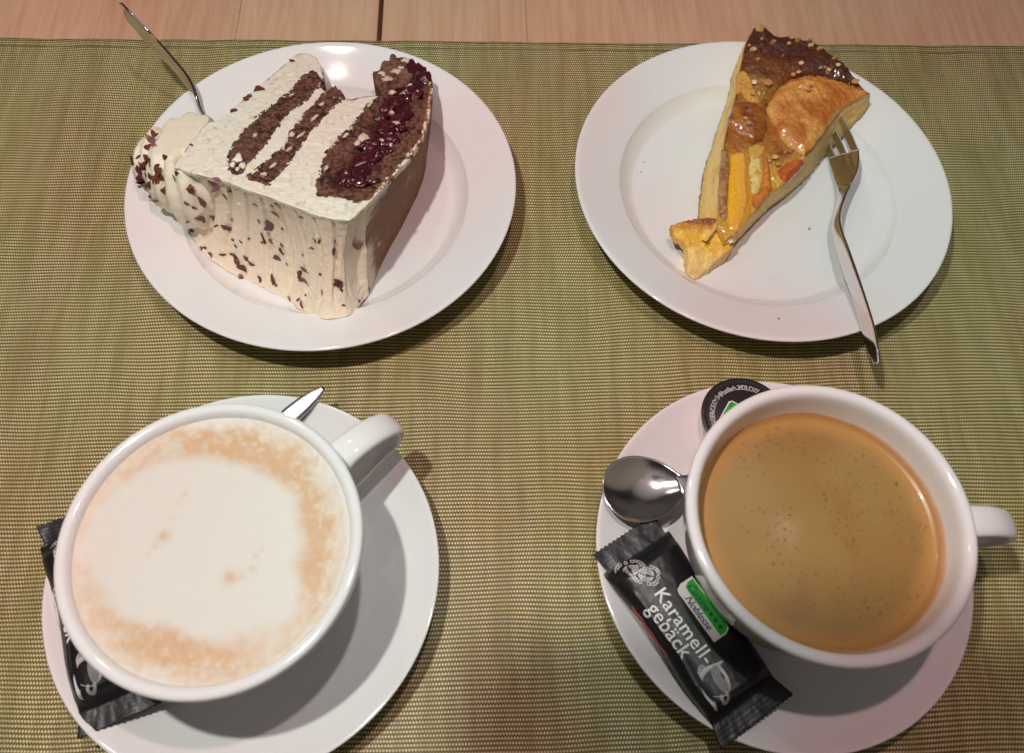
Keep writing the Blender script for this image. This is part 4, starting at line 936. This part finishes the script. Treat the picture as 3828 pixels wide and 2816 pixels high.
strip('handle', L3, R3, [.14, .16, .19, .2, .18], M_steel, f1, 110)
d_ = (L3[-1] + R3[-1]) / 2 - (L3[-3] + R3[-3]) / 2; d_ = d_ / np.linalg.norm(d_); wv = R3[-1] - L3[-1]; wv /= np.linalg.norm(wv); e_ = (L3[-1] + R3[-1]) / 2
hd = strip('head', [e_ - wv * .25, e_ + d_ * .8 - wv * .8, e_ + d_ * 1.8 - wv * .8], [e_ + wv * .25, e_ + d_ * .8 + wv * .8, e_ + d_ * 1.8 + wv * .8], [.16, .12], M_steel, f1, 24)
for k in (-1, 0, 1):
    a = e_ + d_ * 1.75 + wv * k * .56
    strip('tine', [a - wv * .2, a + d_ * .5 - wv * .17], [a + wv * .2, a + d_ * .5 + wv * .17], [.1, .08], M_steel, hd, 10)

# ------------------------------------------------------------------ spoons
def spoon(name_label, bc, ang, bowl_z, path, widths, thick=.14, lean=0, roll=0, A=1.8):
    """bowl centre bc, ang = direction bowl -> handle"""
    root = empty('coffee_spoon', (bc[0], bc[1], bowl_z), name_label, 'spoon', 'coffee spoons')
    d = np.array([math.cos(ang), math.sin(ang)]); w_ = np.array([-d[1], d[0]])
    Bx, dep = 1.50, .50; n_, m_ = 22, 56; V = []
    for side in (0, 1):
        for i in range(n_ + 1):
            q = i / n_
            for k in range(m_):
                a = 2 * PI * k / m_
                x = A * q * math.cos(a); y = Bx * q * math.sin(a) * (1 - .14 * math.cos(a))
                if math.cos(a) > .86: x += q ** 4 * (math.cos(a) - .86) * 2.2
                z = bowl_z + dep * (q ** 2.3) - (.09 * (1 - .3 * q) if side else 0) + .10 * max(0, x / A) ** 2
                V.append((bc[0] + d[0] * x + w_[0] * y, bc[1] + d[1] * x + w_[1] * y, z - lean * x))
    N1 = (n_ + 1) * m_
    F = grid_faces(n_ + 1, m_, False, True); F2 = [tuple(i + N1 for i in reversed(f_)) for f_ in F]
    Fr = [(n_ * m_ + k, n_ * m_ + (k + 1) % m_, N1 + n_ * m_ + (k + 1) % m_, N1 + n_ * m_ + k) for k in range(m_)]
    mk('bowl', V, F + F2 + Fr, M_steel, root)
    Cn = spline(path, 80); T = np.gradient(Cn, axis=0); T /= np.linalg.norm(T, axis=1)[:, None]
    W = np.cross(T, [0, 0, 1]); W /= np.linalg.norm(W, axis=1)[:, None]; N_ = np.cross(W, T)
    cR, sR = math.cos(roll), math.sin(roll); W, N_ = W * cR + N_ * sR, N_ * cR - W * sR
    hw = np.interp(np.linspace(0, 1, 80), np.linspace(0, 1, len(widths)), widths)
    sweep('handle', Cn, W, N_, hw, np.full(80, thick / 2), M_steel, root, sec=16, power=3.2)
    return root
spoon('coffee spoon with its round bowl showing left of the black coffee cup', (6.05, 12.2), math.radians(9), 1.62,
      [(7.62, 12.45, 2.02), (8.0, 12.6, 2.04), (8.7, 12.95, 1.98), (9.8, 13.75, 1.8), (11.5, 14.35, 1.75), (13.6, 14.45, 1.9), (15.2, 14.1, 2.0)], [.5, .27, .22, .22, .26, .34, .40, .40, .2], lean=.09)
spoon('coffee spoon mostly hidden by the cappuccino cup, only its bright handle end showing', (-15.3, 7.6), math.radians(47), .95,
      [(-13.9, 9.1, 1.45), (-13.3, 9.8, 1.5), (-12.3, 11.0, 1.5), (-11.2, 12.6, 1.6), (-10.1, 14.1, 1.85), (-9.2, 15.1, 2.02), (-8.5, 15.85, 2.13)], [.45, .3, .25, .2, .2, .22, .26, .3, .34, .38, .42, .43, .43, .42, .38, .30, .12], roll=-.22)

# ------------------------------------------------------------------ biscuit packets
def text_mesh(s, size, bold=0.0, shear=0.0, spacing=1.0, align='LEFT'):
    cu = bpy.data.curves.new('t', 'FONT'); cu.body = s; cu.size = size; cu.offset = bold; cu.shear = shear; cu.space_character = spacing; cu.align_x = align
    cu.resolution_u = 3
    o = bpy.data.objects.new('t', cu); COL.objects.link(o)
    dgp = bpy.context.evaluated_depsgraph_get(); me = o.evaluated_get(dgp).to_mesh()
    v = np.array([x.co[:] for x in me.vertices]); f_ = [tuple(p.vertices) for p in me.polygons]
    o.evaluated_get(dgp).to_mesh_clear(); bpy.data.objects.remove(o); bpy.data.curves.remove(cu)
    return v, f_
PL = 8.82
def pk_h(s, t):
    """height of the packet's top over its resting plane"""
    s = np.asarray(s, float); t = np.asarray(t, float)
    hl = ss(.95, 1.7, s) * ss(8.0, 7.35, s)            # body between the two crimped ends
    et = np.clip(1 - (np.abs(t) / 1.6) ** 4, 0, 1)
    body_ = .78 * hl * et ** .6 + .07
    wr = .035 * fbm(s * 1.1 + 3, t * 2.1, 0, 3, 5) * (1 - .6 * ss(2, 3, s) * ss(6.8, 6, s) * (abs(t) < 1.3))
    crimp = .003 * np.sin((s - .0) * 2 * PI / .17 - t * .6) * (1 - ss(.75, .95, s) * ss(8.25, 8.05, s))
    crease = .10 * np.exp(-((s - 7.55 - .12 * t) / .09) ** 2) * (np.abs(t - .8) < .75)
    end = .25 * ss(.9, .0, s) * np.clip(-t / 1.6, 0, 1) ** 2
    fold = .07 * np.exp(-((t + 1.28 + .05 * np.sin(s * 2.1)) / .07) ** 2) * hl * ss(2.1, 2.6, s)
    return body_ + wr + fold + crimp * 1.0 + crease + end * .3
def packet(loc, ang, tilt, label, hide=False):
    root = empty('biscuit_packet', (0, 0, 0), label, 'biscuit packet', 'wrapped biscuits')
    ns, nt_ = 190, 60; V = []; s_ = np.linspace(0, PL, ns)
    S, Tq = np.meshgrid(s_, np.linspace(-1, 1, nt_), indexing='ij')
    hw = 1.66 + .07 * np.sin(S * 1.3) - .06 * ss(1.5, 4, S) * ss(7.5, 5, S)
    hw = np.where(S < .9, 1.52 + .15 * (.9 - S), hw); hw = np.where(S > 8.0, 1.62 + .28 * (S - 8.0), hw)
    Tt_ = Tq * hw
    saw = .075 * (np.abs(((Tt_ * 4.6) % 1) - .5) * 2 - .5)
    Sx = S + np.where(S < .01, saw, 0) + np.where(S > PL - .01, saw, 0)
    H = pk_h(S, Tt_ * 1.6 / hw)
    top = np.stack([Sx, Tt_, H], 2).reshape(-1, 3)
    bt = np.stack([Sx, Tt_ * .97, np.minimum(H - .04, .03)], 2).reshape(-1, 3)
    n0 = len(top); F = grid_faces(ns, nt_); Fb = [tuple(i + n0 for i in reversed(q)) for q in F]
    rim = [i * nt_ for i in range(ns)] + [(ns - 1) * nt_ + j for j in range(1, nt_)] + [i * nt_ + nt_ - 1 for i in range(ns - 2, -1, -1)] + [j for j in range(nt_ - 2, 0, -1)]
    Fs = [(rim[(k + 1) % len(rim)], rim[(k + 1) % len(rim)] + n0, rim[k] + n0, rim[k]) for k in range(len(rim))]
    mk('wrapper', np.vstack([top, bt]), F + Fb + Fs, M_foil, root)
    def lay(name, v, f_, m, dz=.016, par=None):
        """v in (s, t, 0) -> onto the packet's top"""
        z = pk_h(v[:, 0], v[:, 1]) + dz
        return mk(name, np.stack([v[:, 0], v[:, 1], z], 1), f_, m, par or root, smooth=False)
    def sub(v, f_, L_=.25):
        return v, f_
    def word(name, txt, s0, t0, size, m, bold=0, shear=0, sp=1.0, dz=.016, rot=0, par=None):
        v, f_ = text_mesh(txt, size, bold, shear, sp)
        v = v.copy(); c_, q_ = math.cos(rot), math.sin(rot)
        x = v[:, 0] * c_ - v[:, 1] * q_; y = v[:, 0] * q_ + v[:, 1] * c_
        return lay(name, np.stack([s0 + x, t0 + y, 0 * x], 1), f_, m, dz, par)
    word('word_karamell', 'Karamell-', 2.72, -.66, .80, M_white, .007, sp=1.06)
    word('word_gebaeck', 'gebäck', 3.05, -1.24, .80, M_white, .007, sp=1.06)
    # badge: white plate with a green upper part
    def poly(name, pts, m, dz, par=None):
        P = np.array(pts, float); n_ = 26
        xs_ = np.linspace(P[:, 0].min(), P[:, 0].max(), n_); V = []
        for x in xs_:
            ys = []
            for a, b in zip(P, np.roll(P, -1, 0)):
                if (a[0] - x) * (b[0] - x) <= 0 and a[0] != b[0]: ys.append(a[1] + (b[1] - a[1]) * (x - a[0]) / (b[0] - a[0]))
            y0_, y1_ = (min(ys), max(ys)) if ys else (0, 0)
            V += [(x, y0_ + (y1_ - y0_) * j / 5, 0) for j in range(6)]
        return lay(name, np.array(V), grid_faces(n_, 6), m, dz, par)
    def rr(x0, x1, y0, y1, r0, r1):   # corners: lower left r0, upper right r1 rounded, the others square
        p = []
        p += [(x0 + r0 - r0 * math.sin(a), y0 + r0 - r0 * math.cos(a)) for a in np.linspace(0, PI / 2, 8)]
        p += [(x0, y1)]
        p += [(x1 - r1 + r1 * math.sin(a), y1 - r1 + r1 * math.cos(a)) for a in np.linspace(0, PI / 2, 8)]
        p += [(x1, y0)]
        return p
    bdg = poly('badge', rr(3.02, 5.56, .20, 1.14, .30, .30), M_white, .020)
    poly('badge_green', rr(3.12, 5.50, .58, 1.08, .22, .24), M_green, .030, bdg)
    word('word_cuisine', 'Cuisine', 3.20, .66, .44, M_navy, .004, .35, .95, .040, par=bdg)
    word('word_noblesse', 'Noblesse', 3.55, .27, .42, M_navy, .004, .35, .95, .040, par=bdg)
    for sx_, st_ in ((4.64, .80), (4.93, .80), (5.22, .80)):
        V = [(sx_, st_, 0)]
        for k in range(10):
            a = PI / 2 + k * PI / 5; q = .125 if k % 2 == 0 else .052
            V.append((sx_ + q * math.cos(a), st_ + q * math.sin(a), 0))
        lay('star', np.array(V), [(0, 1 + k, 1 + (k + 1) % 10) for k in range(10)], M_navy, .040, bdg)
    # line drawings
    def ribbon(lines, wd):
        V = []; F = []
        for L_ in lines:
            L_ = np.array(L_, float); T = np.gradient(L_, axis=0); T /= np.linalg.norm(T, axis=1)[:, None] + 1e-9
            N_ = np.stack([-T[:, 1], T[:, 0]], 1) * wd; b = len(V)
            for p, q in zip(L_ - N_, L_ + N_): V += [(*p, 0), (*q, 0)]
            F += [(b + 2 * i, b + 2 * i + 1, b + 2 * i + 3, b + 2 * i + 2) for i in range(len(L_) - 1)]
        return np.array(V), F
    def ell(cx, cy, a, b, rot=0, t0=0, t1=2 * PI, n=30):
        t = np.linspace(t0, t1, n); x = a * np.cos(t); y = b * np.sin(t)
        return np.stack([cx + x * math.cos(rot) - y * math.sin(rot), cy + x * math.sin(rot) + y * math.cos(rot)], 1)
    ls = []
    # two overlapping biscuits with scalloped borders
    for (cx, cy, a, b, r_) in ((1.45, -.80, .42, .50, -.3), (1.95, -.45, .50, .36, .75)):
        m_ = 18
        for k in range(m_):
            t = 2 * PI * k / m_; x = a * math.copysign(abs(math.cos(t)) ** .6, math.cos(t)); y = b * math.copysign(abs(math.sin(t)) ** .6, math.sin(t))
            ls.append(ell(cx + x * math.cos(r_) - y * math.sin(r_), cy + x * math.sin(r_) + y * math.cos(r_), .075, .06, n=10))
        for k in range(-3, 4):
            ls.append(ell(cx, cy, a * .62, .05 + abs(k) * .075, r_, .3 if k >= 0 else .3 + PI, PI - .3 if k >= 0 else 2 * PI - .3, 12))
    v, f_ = ribbon(ls, .016); lay('biscuit_drawing', v, f_, M_grey, .018)
    ls = []
    # cup and saucer drawing, cup mouth towards the right of the packet
    for k in range(6): ls.append(ell(6.72, -.42 + .02 * k, .56 - .075 * k, .26 - .038 * k, -.12))
    for k in range(7): ls.append(ell(6.30 - .0 * k, -.50, .16 + .02 * k, .62 - .03 * k, .1 - .05 * k, PI * .62, PI * 1.35, 14) + [.1 + .0 * k, -.02 * k])
    ls.append(ell(6.75, -.50, .60, .72, -.1, PI * 1.02, PI * 1.98))
    for k in range(3): ls.append(ell(7.38, -.72, .24 - .045 * k, .17 - .04 * k, -.5, -PI * .65, PI * .9, 18))
    for k in range(7): ls.append(ell(6.78, -.98 - .005 * k, .86 - .05 * k, .30 - .026 * k, -.22, PI * .85, PI * 1.97, 26))
    v, f_ = ribbon(ls, .012); lay('cup_drawing', v, f_, M_grey, .018)
    ls = [[(1.9 + .12 * k, -1.56 - .012 * math.sin(k)) for k in range(30)]]
    v, f_ = ribbon(ls, .025); lay('red_stripe', v, f_, M_red, .03)
    # now move the whole packet into place
    root.location = loc; root.rotation_euler = (tilt[0], tilt[1], ang)
    return root
packet((5.25, 10.15, 1.80), math.atan2(-.8, .6), (0, .0), 'black wrapped caramel biscuit with readable lettering beside the black coffee cup')
packet((-17.85, 9.35, 1.86), math.atan2(-.883, .469), (0, .02), 'black wrapped biscuit mostly hidden under the cappuccino cup rim')

# ------------------------------------------------------------------ creamer pot
pc = (10.62, 15.85)
pod = empty('creamer_pot', (pc[0], pc[1], .7), 'small creamer pot with black printed lid half hidden behind the coffee cup', 'creamer')
segs = 96; prof = [(0, .75), (1.5, .75), (1.6, .82), (1.78, 2.05), (1.80, 2.22), (1.92, 2.26), (1.95, 2.31)]
V, F = lathe(prof, segs)
for i in range(len(V)):
    r_ = math.hypot(V[i, 0], V[i, 1])
    if 1.2 < r_ < 1.61: V[i, :2] *= 1 + .02 * math.cos(24 * math.atan2(V[i, 1], V[i, 0]))
mk('pot', V + np.array([*pc, 0]), F, M_pod, pod)
V, F = lathe([(0, 2.30), (1.93, 2.30), (1.97, 2.33), (1.95, 2.37), (1.80, 2.37), (1.72, 2.345), (1.66, 2.37), (0, 2.37)], segs)
lid = mk('lid', V + np.array([*pc, 0]), F, M_lid, pod)
txt = 'GV-SERVICE GMBH,Postfach 2408, D-77'
a0, a1 = math.radians(201), math.radians(62)
widths = [(.5 if ch in 'I,-' else .6 if ch in 'tfr' else .62 if ch == ' ' else 1.0 if ch in 'GMHB' else .85) for ch in txt]
cum = 0; tot = sum(widths)
for ch, wd in zip(txt, widths):
    a = a0 + (a1 - a0) * (cum + wd / 2) / tot; cum += wd
    if ch == ' ': continue
    v, f_ = text_mesh(ch, .33, .003, align='CENTER')
    q = a - PI / 2; x = v[:, 0] * math.cos(q) - v[:, 1] * math.sin(q); y = v[:, 0] * math.sin(q) + v[:, 1] * math.cos(q)
    mk('lid_letter', np.stack([pc[0] + 1.36 * math.cos(a) + x, pc[1] + 1.36 * math.sin(a) + y, 0 * x + 2.378], 1), f_, M_grey, lid, smooth=False)
ba_ = math.radians(62)
def badge(pts, m, z, nm):
    P = np.array(pts, float); c_, s_ = math.cos(ba_), math.sin(ba_)
    V = [(pc[0] - .55 + x * c_ - y * s_, pc[1] + .07 + x * s_ + y * c_, z) for x, y in P]
    mk(nm, V, [tuple(range(len(V)))], m, lid, smooth=False)
badge([(-.62, -.32), (.62, -.32), (.62, .30), (.50, .42), (-.62, .42)], M_white, 2.378, 'badge')
badge([(-.56, .03), (.57, .03), (.57, .30), (.47, .37), (-.56, .37)], M_green, 2.384, 'badge_green')
for txt_, x0, y0, m_ in (('Cuisine', -.53, .10, M_navy), ('Noblesse', -.5, -.24, M_navy)):
    v, f_ = text_mesh(txt_, .25, .002, .3); c_, s_ = math.cos(ba_), math.sin(ba_)
    x = v[:, 0] + x0; y = v[:, 1] + y0
    mk('badge_word', np.stack([pc[0] - .55 + x * c_ - y * s_, pc[1] + .07 + x * s_ + y * c_, 0 * x + 2.39], 1), f_, m_, lid, smooth=False)
for k in range(3):
    V = [(.32 + .1 * k + .0, .22)]
    P = [(.30 + .10 * k + (.045 if j % 2 == 0 else .02) * math.cos(PI / 2 + j * PI / 5), .26 + (.045 if j % 2 == 0 else .02) * math.sin(PI / 2 + j * PI / 5)) for j in range(10)]
    badge(P, M_navy, 2.39, 'star')

# ------------------------------------------------------------------ the photographer's phone, held over the table
def phone():
    hw_, h0, h1, th, rc = 8.7, .6, 10.4, .8, 1.2
    cx_ = -1.4; P = []
    for (x, y, a0_) in ((hw_ - rc, h1 - rc, 0), (-hw_ + rc, h1 - rc, PI / 2), (-hw_ + rc, h0 + rc, PI), (hw_ - rc, h0 + rc, 1.5 * PI)):
        P += [(x + rc * math.cos(a0_ + q), y + rc * math.sin(a0_ + q)) for q in np.linspace(0, PI / 2, 7)]
    back = Vector((0, 0, CAM_H)) - FWD * .35
    V = [tuple(back + RIGHT * (x + cx_) + UP * y) for x, y in P] + [tuple(back - FWD * th + RIGHT * (x + cx_) + UP * y) for x, y in P]
    n_ = len(P); F = [tuple(range(n_)), tuple(range(2 * n_ - 1, n_ - 1, -1))] + [(i, i + n_, (i + 1) % n_ + n_, (i + 1) % n_) for i in range(n_)]
    o = mk('smartphone', V, F, mat('phone_case', (.02, .02, .022), .4), smooth=False, origin=tuple(back))
    tag(o, 'dark smartphone held over the table, casting the soft shadow at the lower edge', 'smartphone')
phone()
